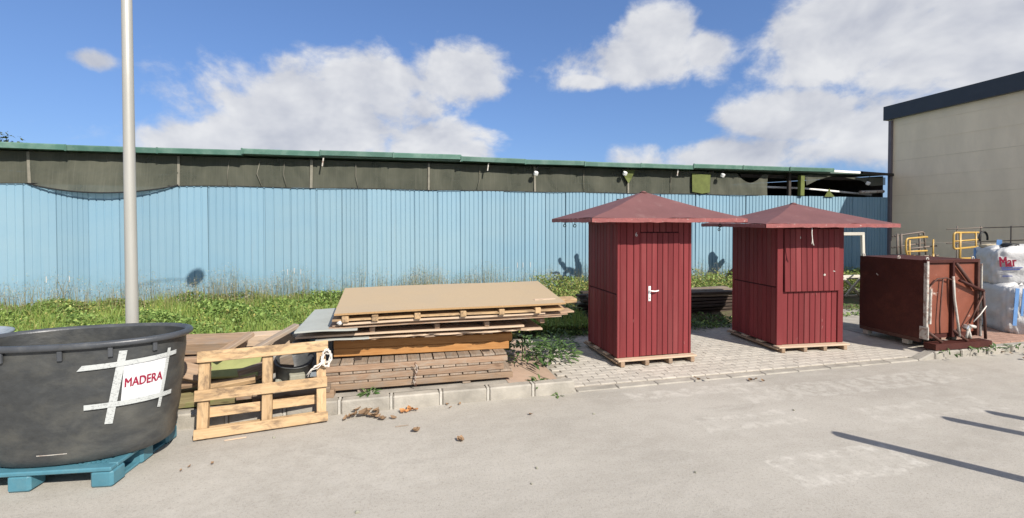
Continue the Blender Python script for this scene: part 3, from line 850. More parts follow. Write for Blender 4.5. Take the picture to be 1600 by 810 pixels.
# printed tape: a white tape with small dark print
mt_, t_, b_ = new_mat('printed_tape')
tcx = t_.n('ShaderNodeTexCoord')
nn = t_.noise(t_.mapping(tcx.outputs['Object'], (40, 40, 90)), 1.6, 3, 0.8)
nm = t_.noise(t_.mapping(tcx.outputs['Object'], (9, 9, 9)), 1.0, 2, 0.5)
ff = t_.math('MULTIPLY', t_.rng(nn, 0.53, 0.6), t_.rng(nm, 0.46, 0.5))
t_.l(t_.mix(t_.math('MULTIPLY', ff, .55), (0.46, 0.475, 0.46), (0.10, 0.10, 0.10)), b_.inputs['Base Color'])
b_.inputs['Roughness'].default_value = 0.35
wrap('tape', [(64, .43), (59.3, .425), (52.5, .955), (57.2, .958)], 'printed_tape', .013, tub, 4, 14)
wrap('tape', [(28, .47), (25, .465), (19.5, .915), (22.5, .918)], 'printed_tape', .013, tub, 4, 14)
wrap('tape', [(78.5, .838), (13, .855), (13, .888), (76, .876)], 'printed_tape', .0165, tub, 24, 2)
wrap('tape', [(75, .552), (15, .543), (15, .577), (75, .590)], 'printed_tape', .0165, tub, 24, 2)
# lettering bent on the same wall
def wrap_text(body, size, th_c, z_c, mat, off, parent, slant=0.0, sxy=1.0):
    me = text_mesh(body, size)
    bm = bmesh.new()
    for sh in (-.0032, 0, .0032):
        me2 = me.copy(); me2.transform(Matrix.Translation((sh, sh * .5, 0))); bm.from_mesh(me2)
    bmesh.ops.triangulate(bm, faces=bm.faces[:])
    bmesh.ops.subdivide_edges(bm, edges=[e for e in bm.edges if e.calc_length() > .02], cuts=2)
    # arc-length table
    N = 400
    ths = [th_c + (k - N / 2) * 0.004 for k in range(N + 1)]
    ps = [tub_pt(t, z_c) for t in ths]
    s = [0.0]
    for k in range(N): s.append(s[-1] + (ps[k + 1] - ps[k]).length)
    s0 = s[N // 2]
    for vt in bm.verts:
        d = -vt.co.x * sxy            # +x text runs towards smaller theta
        t = np.interp(s0 + d, s, ths)
        vt.co = tub_pt(float(t), z_c + vt.co.y + slant * vt.co.x, off + d * .002)
    bm.to_mesh(me); bm.free()
    me.materials.clear(); me.materials.append(M[mat])
    o = bpy.data.objects.new('lettering', me)
    return link(o, parent)
wrap('scratch', [(98, .245), (84, .243), (84, .249), (98, .252)], 'worn_edge', .003, tub, 12, 1)
wt = wrap_text('MADERA', .094, R(40.5), .71, 'red_ink', .0125, paper, .0, .62)

# a second, smaller grey tub at the picture's left edge
tub2 = thing('plastic_tub', 'small grey plastic tub behind the black tub at the left edge', 'tub', (-4.62, 6.25, .13))
v, f = loft([(.36, .36, 0, 0), (.38, .38, .02, 0), (.45, .45, .54, 0)], 40, True)
mesh_obj('body', v, f, 'grey_plastic', tub2, smooth=True)
v, f = loft([(.44, .44, .54, 0), (.48, .48, .535, 0), (.485, .485, .565, 0), (.455, .455, .575, 0), (.43, .43, .55, 0), (.36, .36, .04, 0)], 40, False, True)
mesh_obj('rim', v, f, 'grey_plastic', tub2, smooth=True)

# ================================================================ LEANING PALLET
lp = thing('wooden_pallet', 'pale pine pallet leaning upright between the tub and the timber stack', 'pallet', (-1.19, 4.70, 0), (-.20, 0, .135))
for xx in (-.47, .035, .50):
    box('stringer', (.70, .075, .085), 'pine', lp, (xx, .0, .365), (0, R(90), 0), .004)
for zz, hh, dx in ((.705, .098, .01), (.37, .095, 0), (.05, .085, .005)):
    box('board', (1.085, .022, hh), 'pine', lp, (dx + .01, -.056, zz), (0, jit(.006), 0), .003)
for zz, hh in ((.695, .09), (.50, .085), (.205, .085), (.05, .08)):
    if zz == .50: continue
    box('board', (1.05, .02, hh), 'pine', lp, (.015, .056, zz), (0, jit(.006), 0), .003)
tw = thing('twine_tangle', 'tangle of white twine hanging on the leaning pallet corner', 'twine', (-.67, 4.83, .60))
for k in range(7):
    pth = []
    ph = random.random() * 6
    for q in range(15):
        an = ph + q * .52
        pth.append((.035 * math.cos(an) + jit(.014) + .02, -.035 + .02 * math.sin(an * 1.3), .085 * math.sin(an) * (1 if k < 5 else .5) + jit(.012)))
    tube('strand', pth, .0042, 'rope', tw, 5)
tube('strand', [(0, -.05, -.02), (-.06, -.07, -.06), (-.11, -.07, -.09), (-.15, -.08, -.14)], .006, 'rope', tw, 5)
tube('strand', [(0, -.05, -.03), (-.05, -.08, -.08), (-.12, -.07, -.10), (-.14, -.08, -.16)], .005, 'rope', tw, 5)
tube('strand', [(0.01, -.05, -.01), (-.03, -.07, -.05), (-.08, -.07, -.06), (-.12, -.08, -.12)], .005, 'rope', tw, 5)

# ================================================================ SCRAP PILE BEHIND THE LEANING PALLET
def timber(name, label, size, mat, loc, rot=(0, 0, 0), cat='timber', group=None, bev=.006):
    o = box(name, size, mat, None, loc, rot, bev)
    return tag(o, label, cat, group)
timber('timber_beam', 'thick pale weathered beam lying beside the tub rim', (.95, .26, .12), 'pine_old', (-2.05, 5.55, .63), (.18, .02, -.03))
timber('timber_beam', 'pale beam lying behind the two propped planks', (.9, .16, .12), 'pale_wood', (-1.42, 5.78, .60), (0.1, 0, .03))
timber('plank', 'short plank propped diagonally on the thick pale beam', (.42, .09, .045), 'pine_old', (-1.60, 5.30, .66), (0, -.35, .9))
timber('plank', 'grey plank propped diagonally next to the dark plastic tray', (.5, .09, .045), 'grey_wood', (-1.24, 5.48, .675), (0, -.33, .75))
timber('plank', 'brown plank lying under the thick pale beam', (1.1, .22, .05), 'red_wood', (-1.95, 5.5, .50), (.05, 0, .02))
timber('plank', 'mossy green board tilted behind the leaning pallet', (.5, .30, .03), 'moss_board', (-1.60, 5.24, .46), (.55, .06, .1))
timber('plank', 'long brown plank running low behind the leaning pallet', (.95, .16, .04), 'pine_old', (-1.72, 5.2, .36), (.35, -.05, .08))
timber('plank', 'pale plank end below the mossy board', (.4, .12, .05), 'pine', (-1.55, 5.1, .34), (.3, -.1, .12))
timber('plank', 'olive mossy plank lowest in the scrap pile', (.8, .25, .06), 'mossy_wood', (-1.75, 5.15, .20), (.2, .0, .05))
timber('plank', 'mossy beam on the ground inside the scrap pile', (1.0, .28, .08), 'mossy_wood', (-1.6, 5.35, .18), (0, 0, .05))
timber('plank', 'upright-tilted pale block beside the mossy board', (.28, .16, .06), 'pine_old', (-1.9, 5.12, .45), (.9, .4, .3))
timber('plank', 'narrow reddish plank low behind the leaning pallet', (.6, .1, .05), 'red_wood', (-1.2, 5.06, .22), (.1, 0, .1))
timber('plank', 'grey plank on edge in the middle of the scrap pile', (.5, .04, .16), 'grey_wood', (-1.28, 5.22, .42), (.25, -.2, .35))
timber('plank', 'dark support beam under the pale beams of the scrap pile', (.9, .4, .3), 'dark_wood', (-1.85, 5.75, .33), (0, 0, 0))
# black bucket with rubble
bk = thing('bucket', 'black plastic bucket holding rubble behind the leaning pallet', 'bucket', (-1.03, 5.22, .27), (.25, .1, 0))
v, f = loft([(.12, .12, 0, 0), (.15, .15, .015, 0), (.165, .165, .1, 0), (.175, .175, .24, 0), (.185, .185, .25, 0), (.165, .165, .25, 0), (.14, .14, .05, 0)], 28, True, True)
mesh_obj('body', v, f, 'tub_plastic', bk, smooth=True)
def rock(name, r, mat, loc, label, cat='stone', parent=None, sq=1.0):
    bm = bmesh.new(); bmesh.ops.create_icosphere(bm, subdivisions=2, radius=1)
    sx_, sy_, sz_ = r * random.uniform(.8, 1.2), r * random.uniform(.8, 1.2), r * sq * random.uniform(.7, 1)
    for vt in bm.verts:
        w = 1 + .16 * math.sin(vt.co.x * 4 + loc[0] * 9) + .12 * math.sin(vt.co.y * 5 + vt.co.z * 3 + loc[1] * 7)
        vt.co = Vector((vt.co.x * sx_ * w, vt.co.y * sy_ * w, vt.co.z * sz_ * w))
    me = bpy.data.meshes.new(name); bm.to_mesh(me); bm.free(); me.materials.append(M[mat])
    o = bpy.data.objects.new(name, me); o.location = loc
    link(o, parent)
    if parent is None: tag(o, label, cat)
    return o
timber('concrete_block', 'pale green broken concrete block beside the black bucket', (.14, .12, .13), 'stone', (-.96, 5.02, .345), (.1, .05, .3), 'block')
rock('stone', .07, 'stone', (-1.12, 5.0, .29), 'rounded grey stone left of the broken concrete block')
rock('stone', .055, 'stone', (-.80, 5.02, .28), 'small grey stone right of the broken concrete block')
timber('plank', 'flat pale board carrying the bucket and stones', (.7, .35, .05), 'grey_wood', (-1.0, 5.14, .235), (0.06, 0, .04))
timber('plank', 'wide brown board below the board with the bucket', (.75, .4, .08), 'pine_old', (-.98, 5.2, .175), (0, 0, -.03))
lid = thing('plastic_tray', 'dark slate upturned plastic tray lying behind the propped grey plank', 'tray', (-.92, 5.75, .63), (.12, 0, .1))
v, f = loft([(.22, .20, 0, 0), (.235, .215, .02, 0), (.235, .215, .05, 0), (.21, .19, .075, 0), (.1, .1, .08, 0)], 40, True, True)
mesh_obj('cover', v, f, 'grey_plastic', lid, smooth=False)
lid.children[0].data.materials[0] = M['tub_rim']
box('lug', (.02, .05, .07), 'tub_rim', lid, (-.02, -.22, .05)); box('lug', (.02, .05, .07), 'tub_rim', lid, (.1, -.20, .05))
timber('crate_box', 'grey plastic crate under the slate tray', (.42, .36, .42), 'grey_plastic', (-.92, 5.78, .36), (0, 0, .1), 'crate')

# ================================================================ TIMBER STACK
def slat_deck(label, z, yf, xl=-.71, xr=1.27, depth=1.05, mat='grey_wood', beam='red_wood', rz=0.0):
    L = xr - xl
    d = thing('slatted_deck', label, 'wooden deck', ((xl + xr) / 2, yf, z), (0, 0, rz), 'slatted decks at the foot of the timber stack')
    for yy in (.03, depth / 2, depth - .03):
        box('beam', (L - (0 if yy < .1 else .04), .05, .06), beam, d, (0, yy, .031), (0, jit(.003), 0), .005)
    n = 14
    for k in range(n):
        pw = L / n
        box('slat', (depth - .02 - random.random() * .02, pw - .010, .022), mat, d, (-L / 2 + pw * (k + .5), depth / 2 + .012, .0745 + jit(.001)), (jit(.004), jit(.004), R(90) + jit(.008)), .003)
    return d
slat_deck('weathered slatted deck lying lowest in the timber stack by the kerb', .168, 5.085, beam='pine_old')
slat_deck('weathered slatted deck in the middle of the three at the stack foot', .256, 5.105, xr=1.17)
slat_deck('weathered slatted deck topmost of the three under the orange beams', .344, 5.13, xr=1.22)
for xx in (-.35, .75):
    timber('spacer_block', 'small wooden block under the lowest slatted deck, %s end' % ('pallet' if xx < 0 else 'ramp'), (.09, .3, .034), 'grey_wood', (xx, 5.26, .1485), cat='wood block')
OR = ['lower front', 'upper front', 'lower middle', 'upper middle', 'lower rear', 'upper rear']
k = 0
for yy in (0, .34, .68):
    for zz in (0, 1):
        timber('orange_beam', 'orange stained timber beam in the stack, %s one of six' % OR[k], (1.93 - .05 * zz + (0.09 if zz else 0), .31, .088), 'orange_wood', (.315 + .02 * zz, 5.47 + yy, .488 + zz * .090), (0, .016, jit(.006)), 'beam', 'orange beams in the timber stack')
        k += 1
timber('spacer_block', 'dark batten between orange beams and top slatted deck, stack left', (1.0, .08, .015), 'dark_wood', (-.4, 5.75, .437), (0, 0, R(90)), 'wood block')
timber('spacer_block', 'dark batten between orange beams and top slatted deck, stack right', (1.0, .08, .011), 'dark_wood', (1.0, 5.75, .434), (0, 0, R(90)), 'wood block')
ch = thing('chain', 'short rusty chain hanging down in front of the slatted decks', 'chain', (.20, 5.07, .40))
for q in range(13):
    lk = [(.009 * math.cos(a), .0, .016 * math.sin(a)) for a in [w * math.pi / 4 for w in range(8)]]
    tube('link', lk, .0035, 'worn_edge' if q % 3 else 'rust_dark', ch, 5, closed=True, loc=(jit(.004) + .012 * math.sin(q * .5), -.008 - q * .001, -.018 * q), rot=(jit(.2), jit(.3), (q % 2) * 1.4))
# sheets
def sheet(label, x0, x1, y0, y1, z, th, mat, tiltx=0.0, tilty=0.0, rz=0.0, ragged=0.0, edge=None):
    """thin board with an uneven front edge; tilts raise the back / the right end"""
    n = 26
    L, D = x1 - x0, y1 - y0
    top, v, f = [], [], []
    for s in range(n + 1):
        X = -L / 2 + L * s / n
        r_ = -abs(ragged * (math.sin(s * 1.7) * math.sin(s * 0.6 + 1))) if 0 < s < n else 0
        sag = .004 * math.sin(s / n * math.pi * 2.0 + x0)
        for Y in (-D / 2 - r_, D / 2):
            v.append((X, Y, th / 2 + sag)); v.append((X, Y, -th / 2 + sag))
    for s in range(n):
        a = s * 4; b = a + 4
        f += [[a, b, b + 2, a + 2], [a + 1, a + 3, b + 3, b + 1], [a, a + 1, b + 1, b], [a + 2, b + 2, b + 3, a + 3]]
    f += [[0, 2, 3, 1], [n * 4, n * 4 + 1, n * 4 + 3, n * 4 + 2]]
    o = mesh_obj('board_sheet', v, f, mat, None, ((x0 + x1) / 2, (y0 + y1) / 2, z), (math.atan(tiltx), -math.atan(tilty), rz))
    if edge:
        o.data.materials.append(M[edge])
        for p in o.data.polygons:
            if abs(p.normal.z) < .5: p.material_index = 1
    return tag(o, label, 'board', 'boards in the timber stack')
sheet('pale board with splintered front edge lying on the orange beams', -.70, 1.62, 5.10, 6.25, .690, .018, 'pale_wood', 0, 0, .0, .05)
sheet('brown splintered board just under the pale splintered board', -.45, 1.05, 5.13, 6.2, .668, .014, 'red_wood', 0, 0, .0, .09)
sheet('short grey board end sticking out left above the orange beams', -.80, -.28, 5.06, 5.9, .705, .014, 'grey_board', 0, .0, .02)
sheet('long pale board jutting left below the grey board', -.98, 1.40, 5.08, 6.2, .742, .018, 'pale_wood', 0, .0, -.004)
def bearer(label, x, y0, y1, z0, z1, w, mat):
    return timber('bearer', label, (y1 - y0, w, z1 - z0), mat, (x, (y0 + y1) / 2, (z0 + z1) / 2), (0, 0, R(90) + jit(.01)), 'bearer', 'bearers between the boards')
for x_, nm_ in ((-.24, 'leftmost'), (.43, 'second from left'), (.98, 'third from left'), (1.62, 'rightmost')):
    bearer('thin bearer in the lower gap between the boards, %s of four' % nm_, x_, 5.10, 6.1, .752, .806, .055, 'red_wood')
sheet('light grey board jutting out far left in the timber stack', -.97, -.38, 4.97, 6.2, .822, .016, 'grey_board', .0, .0, .0)
sheet('reddish brown board resting on the light grey board', -.66, 1.82, 5.02, 6.2, .838, .012, 'red_wood', 0, .004, .0)
sheet('thin pale board above the reddish brown board', -.62, 1.90, 5.03, 6.2, .858, .012, 'red_wood', 0, .004, -.008)
sheet('pale long board carrying the upper row of bearers', -.52, 1.62, 5.0, 6.0, .882, .020, 'pale_wood', 0, .006, .004)
sheet('short brown board end sticking out right under the chipboard', 1.30, 1.98, 5.06, 6.1, .872, .016, 'ply_face', 0, .0, .02)
for x_, nm_ in ((-.50, 'leftmost'), (-.21, 'second from left'), (.22, 'third from left'), (.70, 'third from right'), (1.12, 'second from right'), (1.53, 'rightmost')):
    bearer('square bearer under the chipboard top, %s of six' % nm_, x_, 4.97, 5.95, .893, .958, .065, 'pine')
sheet('pale plywood sheet directly under the chipboard top', -.62, 1.85, 4.98, 5.98, .969, .016, 'pine', .10, .004, -.006)
sheet('large beige chipboard sheet on top of the timber stack', -.60, 1.85, 4.96, 6.04, 1.045, .020, 'chipboard', .105, .006, .0, 0, 'chipboard_edge')
timber('plank', 'pale plank sticking out right beneath the chipboard corner', (.9, .14, .05), 'pine', (1.62, 5.2, .985), (.1, 0, .12))
timber('plank', 'short slat lying on the chipboard right corner', (.26, .05, .012), 'pale_wood', (1.66, 5.14, 1.018), (.1, 0, .05))
rock('pipe_end', .03, 'white_plastic', (-.55, 5.0, .89), 'round white pipe end beside the leftmost square bearer', 'pipe')

# ================================================================ KIOSKS
def kiosk_pallet(label, c, w, d, z0, h, rz, n=4):
    p = thing('base_pallet', label, 'pallet', (c[0], c[1], z0), (0, 0, rz), 'pallets under the kiosks')
    for k in range(n):
        xx = -w / 2 + .04 + (w - .08) * k / (n - 1)
        box('bearer', (d + .16, .06, h - .024), 'pine_old', p, (xx, -.02, (h - .024) / 2), (0, 0, R(90) + jit(.02)), .006)
    for yy in (-d / 2 - .03, -d / 6, d / 6, d / 2 - .02):
        box('deck_board', (w + .06, .13, .022), 'pale_wood', p, (0, yy, h - .011), (0, 0, jit(.006)), .004)
    box('side_board', (d + .14, .1, .020), 'pine_old', p, (-w / 2 - .0, 0, h - .036), (0, 0, R(90)), .004)
    return p
def plank_row(n, x0, x1, z0, z1, y, parent, th=.016, name='plank', wj=.007, ax='x'):
    pw = (x1 - x0) / n
    for k in range(n):
        c = x0 + pw * (k + .5)
        if ax == 'x':
            box(name, (pw - wj, th, z1 - z0), 'kiosk_paint', parent, (c, y + jit(.0012), (z0 + z1) / 2), (0, 0, 0), .005)
        else:
            box(name, (th, pw - wj, z1 - z0), 'kiosk_paint', parent, (y + jit(.0012), c, (z0 + z1) / 2), (0, 0, 0), .005)
def kiosk_roof(k, w, d, z, rise, cx, cy, seed):
    rnd = random.Random(seed)
    hx, hy = w / 2, d / 2
    t = .045
    v = [(-hx, -hy, 0), (hx, -hy, 0), (hx, hy, 0), (-hx, hy, 0)]
    vv = [(cx + a * .99, cy + b * .985, z + c - .02) for a, b, c in v] + [(cx + a * .985, cy + b * .98, z - t) for a, b, c in v] + []
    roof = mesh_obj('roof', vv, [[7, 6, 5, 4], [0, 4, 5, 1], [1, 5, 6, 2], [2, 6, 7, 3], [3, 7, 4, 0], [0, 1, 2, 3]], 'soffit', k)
    cs = [(-hx, -hy), (hx, -hy), (hx, hy), (-hx, hy)]
    rows = 12
    for s in range(4):
        A, B = cs[s], cs[(s + 1) % 4]
        pv_, pf = [], []
        n = 20
        for r_ in range(rows + 1):
            q = r_ / rows
            for i_ in range(n + 1):
                e = i_ / n
                X = (A[0] * (1 - e) + B[0] * e) * (1 - q) * 1.006
                Y = (A[1] * (1 - e) + B[1] * e) * (1 - q) * 1.008
                Zz = rise * q + .014 * math.sin(q * math.pi) * -1 + (.006 * math.sin(X * 5 + Y * 3 + seed) * (1 - q))
                if r_ == 0: Zz += rnd.uniform(-.006, .004)
                pv_.append((cx + X, cy + Y, z + Zz + .004))
        for r_ in range(rows):
            for i_ in range(n):
                a = r_ * (n + 1) + i_
                pf.append([a, a + 1, a + n + 2, a + n + 1])
        mesh_obj('roof_panel', pv_, pf, 'kiosk_roof', roof, smooth=True)
        # fascia strip with a chipped lower edge
        fv, ff_ = [], []
        nrm = Vector(((B[1] - A[1]), -(B[0] - A[0]), 0)).normalized() * .006
        for i_ in range(n + 1):
            e = i_ / n
            X = (A[0] * (1 - e) + B[0] * e) * 1.004; Y = (A[1] * (1 - e) + B[1] * e) * 1.004
            fv += [(cx + X + nrm.x, cy + Y + nrm.y, z + .004 + rnd.uniform(-.002, .002)), (cx + X + nrm.x, cy + Y + nrm.y, z - t - .004 + rnd.uniform(-.004, .006))]
        for i_ in range(n):
            ff_.append([2 * i_, 2 * i_ + 1, 2 * i_ + 3, 2 * i_ + 2])
        mesh_obj('fascia', fv, ff_, 'roof_edge', roof)
    # apex cap
    tube('apex_cap', [(cx, cy, z + rise - .012), (cx, cy, z + rise + .012)], [.06, .02], 'kiosk_roof', roof, 8)
    return roof
def ring_hook(parent, x, y, z, name='hook'):
    o = tube(name, [(x, y, z), (x, y, z - .035)], .004, 'black_metal', parent, 6)
    tube('ring', [(x + .02 * math.cos(a), y, z - .055 + .02 * math.sin(a)) for a in [i_ * math.pi / 5 for i_ in range(10)]], .006, 'black_metal', o, 6, closed=True)
    return o

# ---- kiosk with the door
W1, D1 = 1.10, 0.96
K1 = (3.37, 6.12)
kiosk_pallet('wooden pallet under the dark red kiosk with the door', K1, W1, D1, .021, .09, 0)
k1 = thing('kiosk', 'dark red wooden kiosk with a door and white handle', 'kiosk', (K1[0], K1[1], .113), (0, 0, 0), 'dark red kiosks')
H1 = 1.817
mesh_obj('frame_box', [(-W1 / 2 + .02, -D1 / 2 + .02, 0), (W1 / 2 - .02, -D1 / 2 + .02, 0), (W1 / 2 - .02, D1 / 2 - .02, 0), (-W1 / 2 + .02, D1 / 2 - .02, 0),
                       (-W1 / 2 + .02, -D1 / 2 + .02, H1), (W1 / 2 - .02, -D1 / 2 + .02, H1), (W1 / 2 - .02, D1 / 2 - .02, H1), (-W1 / 2 + .02, D1 / 2 - .02, H1)],
         [[3, 2, 1, 0], [4, 5, 6, 7], [0, 1, 5, 4], [1, 2, 6, 5], [2, 3, 7, 6], [3, 0, 4, 7]], 'kiosk_groove', k1)
for sx_ in (-1, 1):
    for sy_ in (-1, 1):
        box('corner_post', (.035, .035, H1), 'kiosk_paint', k1, (sx_ * (W1 / 2 - .0165), sy_ * (D1 / 2 - .0165), H1 / 2), bev=.004)
plank_row(3, -W1 / 2 + .035, -W1 / 2 + .335, .0, H1, -D1 / 2 + .012, k1)
plank_row(2, W1 / 2 - .20, W1 / 2 - .035, .0, H1, -D1 / 2 + .012, k1)
plank_row(6, -W1 / 2 + .335, W1 / 2 - .20, 1.660, H1, -D1 / 2 + .012, k1)
for s in (-1, 1):
    plank_row(9, -D1 / 2 + .035, D1 / 2 - .035, .0, .83, s * (W1 / 2 - .012), k1, ax='y')
    plank_row(9, -D1 / 2 + .035, D1 / 2 - .035, .845, H1, s * (W1 / 2 - .008), k1, ax='y')
box('batten', (.03, D1 - .06, .03), 'kiosk_paint', k1, (-W1 / 2 - .004, 0, H1 - .04), bev=.003)
plank_row(10, -W1 / 2 + .035, W1 / 2 - .035, .0, H1, D1 / 2 - .012, k1)
dxl, dxr = -W1 / 2 + .335, W1 / 2 - .20
door = box('door', (dxr - dxl - .006, .02, 1.645), 'kiosk_groove', k1, ((dxl + dxr) / 2, -D1 / 2 + .012, .83), bev=.003)
pw = (dxr - dxl - .006) / 7
for q in range(7):
    box('plank', (pw - .006, .014, 1.64), 'kiosk_paint', door, (-(dxr - dxl - .006) / 2 + pw * (q + .5), -.0125 + jit(.001), 0), bev=.004)
box('jamb', (.022, .02, 1.645), 'kiosk_paint', k1, (dxr + .006, -D1 / 2 - .0, .83), bev=.004)
box('jamb', (.018, .018, 1.645), 'kiosk_paint', k1, (dxl - .002, -D1 / 2 + .001, .83), bev=.004)
hx_ = dxl + .125
box('handle_plate', (.034, .008, .20), 'white_plastic', door, (hx_ - (dxl + dxr) / 2, -.024, .84 - .83), bev=.003)
tube('handle_lever', arc_path([(hx_ - (dxl + dxr) / 2, -.024, .05), (hx_ - (dxl + dxr) / 2, -.062, .05), (hx_ - (dxl + dxr) / 2 + .07, -.064, .043), (hx_ - (dxl + dxr) / 2 + .115, -.058, .052)], .02), .009, 'white_plastic', door, 8)
box('keyhole', (.01, .004, .022), 'black_metal', door, (hx_ - (dxl + dxr) / 2, -.029, -.05), bev=.001)
tm = text_mesh('6', .075); tm.materials.clear(); tm.materials.append(M['bag_white'])
num = inst('house_number', tm, k1, (-W1 / 2 + .27, -D1 / 2 - .001, H1 - .19), (R(90), 0, 0))
kiosk_roof(k1, 2.21, 1.48, H1 + .02, .385, .05, -.07, 3)
for yy in (.45, .05):
    ring_hook(k1, -.94, yy, H1 - .02)
ring_hook(k1, .92, -.58, H1 - .02)

# ---- kiosk with the shutter
W2, D2, H2 = 1.11, 1.04, 1.751
K2 = (5.98, 6.18)
RZ2 = -.075
kiosk_pallet('wooden pallet under the dark red kiosk with the shutter', K2, W2, D2, .021, .085, RZ2)
k2 = thing('kiosk', 'dark red wooden kiosk with a closed serving shutter', 'kiosk', (K2[0], K2[1], .108), (0, 0, RZ2), 'dark red kiosks')
mesh_obj('frame_box', [(-W2 / 2 + .02, -D2 / 2 + .03, 0), (W2 / 2 - .02, -D2 / 2 + .03, 0), (W2 / 2 - .02, D2 / 2 - .02, 0), (-W2 / 2 + .02, D2 / 2 - .02, 0),
                       (-W2 / 2 + .02, -D2 / 2 + .03, H2), (W2 / 2 - .02, -D2 / 2 + .03, H2), (W2 / 2 - .02, D2 / 2 - .02, H2), (-W2 / 2 + .02, D2 / 2 - .02, H2)],
         [[3, 2, 1, 0], [4, 5, 6, 7], [0, 1, 5, 4], [1, 2, 6, 5], [2, 3, 7, 6], [3, 0, 4, 7]], 'kiosk_groove', k2)
for sx_ in (-1, 1):
    box('corner_post', (.095, .03, H2), 'kiosk_paint', k2, (sx_ * (W2 / 2 - .0465), -D2 / 2 + .014, H2 / 2), bev=.004)
    box('corner_post', (.035, .035, H2), 'kiosk_paint', k2, (sx_ * (W2 / 2 - .0165), D2 / 2 - .0165, H2 / 2), bev=.004)
plank_row(10, -W2 / 2 + .094, W2 / 2 - .094, .0, .90, -D2 / 2 + .024, k2)
plank_row(9, -W2 / 2 + .094, W2 / 2 - .094, 1.50, H2, -D2 / 2 + .024, k2)
shut = box('shutter', (W2 - .19, .018, .92), 'kiosk_groove', k2, (.01, -D2 / 2 + .004, 1.24), (-.02, 0, .0), .003)
pw = (W2 - .19) / 10
for q in range(10):
    box('plank', (pw - .006, .016, .918), 'kiosk_paint', shut, (-(W2 - .19) / 2 + pw * (q + .5), -.014 + jit(.001), 0), bev=.005)
box('chip_mark', (.03, .003, .03), 'worn_edge', shut, (.2, -.0235, -.22), (0, .5, 0), .001)
box('chip_mark', (.035, .003, .012), 'worn_edge', shut, (.36, -.0235, -.17), (0, .3, 0), .001)
box('chip_mark', (.012, .003, .03), 'worn_edge', shut, (-.2, -.0235, .33), (0, 0, 0), .001)
for s in (-1, 1):
    plank_row(10, -D2 / 2 + .035, D2 / 2 - .035, .0, .84, s * (W2 / 2 - .012), k2, ax='y')
    plank_row(10, -D2 / 2 + .035, D2 / 2 - .035, .855, H2, s * (W2 / 2 - .006), k2, ax='y')
plank_row(10, -W2 / 2 + .035, W2 / 2 - .035, .0, H2, D2 / 2 - .012, k2)
kiosk_roof(k2, 2.15, 1.55, H2 + .02, .32, .06, -.09, 8)
tube('cord', [(-.27, -.83, H2 - .02), (-.272, -.83, H2 - .11), (-.26, -.828, H2 - .2), (-.268, -.825, H2 - .26)], .006, 'rope', k2, 6)
tube('cord', [(-.262, -.828, H2 - .19), (-.25, -.825, H2 - .25), (-.235, -.825, H2 - .28)], .007, 'rope', k2, 6)
ring_hook(k2, -.85, .45, H2 - .02)
hk = ring_hook(k2, .98, .4, H2 - .02)
box('latch', (.09, .03, .04), 'worn_edge', k2, (.98, .38, H2 - .08), (0, .4, 0))

for kk_, w_, d_, n_ in ((k1, W1, D1, 16), (k2, W2, D2, 14)):
    for q in range(n_):
        box('chip_mark', (random.uniform(.006, .016), .003, random.uniform(.008, .05)), 'roof_edge', kk_, (random.uniform(-w_ / 2 + .1, w_ / 2 - .1), -d_ / 2 + (.003 if kk_ is k1 else .014), random.choice((random.uniform(.03, .3), random.uniform(.3, 1.4)))), (0, jit(.3), 0), .001)
# ================================================================ RUST-RED CONTAINER
ct = thing('steel_skip', 'dark rust red steel container with folded frame on its end', 'container', (7.78, 5.52, .112), (0, 0, -.03))
CW, CD, CH = .96, 1.02, 1.12
mesh_obj('body', [(-CW / 2, -CD / 2 + .05, .13), (CW / 2, -CD / 2 + .05, .13), (CW / 2, CD / 2, .13), (-CW / 2, CD / 2, .13), (-CW / 2, -CD / 2 + .05, .13 + CH), (CW / 2, -CD / 2 + .05, .13 + CH), (CW / 2, CD / 2, .13 + CH), (-CW / 2, CD / 2, .13 + CH)],
         [[3, 2, 1, 0], [4, 5, 6, 7], [0, 1, 5, 4], [1, 2, 6, 5], [2, 3, 7, 6], [3, 0, 4, 7]], 'rust_red', ct)
yf = -CD / 2 + .05
box('panel', (.42, .012, 1.0), 'rust_face', ct, (-.235, yf - .007, .70), bev=.002)
box('panel', (.42, .012, 1.0), 'rust_face', ct, (.24, yf - .007, .70), bev=.002)
box('top_rail', (CW + .02, .06, .05), 'rust_red', ct, (0, yf - .02, CH + .115), bev=.006)
for xx, mtx in ((-CW / 2 + .012, 'worn_edge'), (0.0, 'rust_red'), (CW / 2 - .012, 'rust_dark')):
    box('upright', (.04, .05, CH - .02), mtx, ct, (xx, yf - .028, .13 + CH / 2), bev=.005)
box('upright', (.02, .03, CH * .95), 'worn_edge', ct, (CW / 2 + .03, yf - .05, .66), bev=.005)
box('upright', (.025, .03, .5), 'worn_edge', ct, (-CW / 2 + .045, yf - .06, .60), (0, .02, 0), .005)
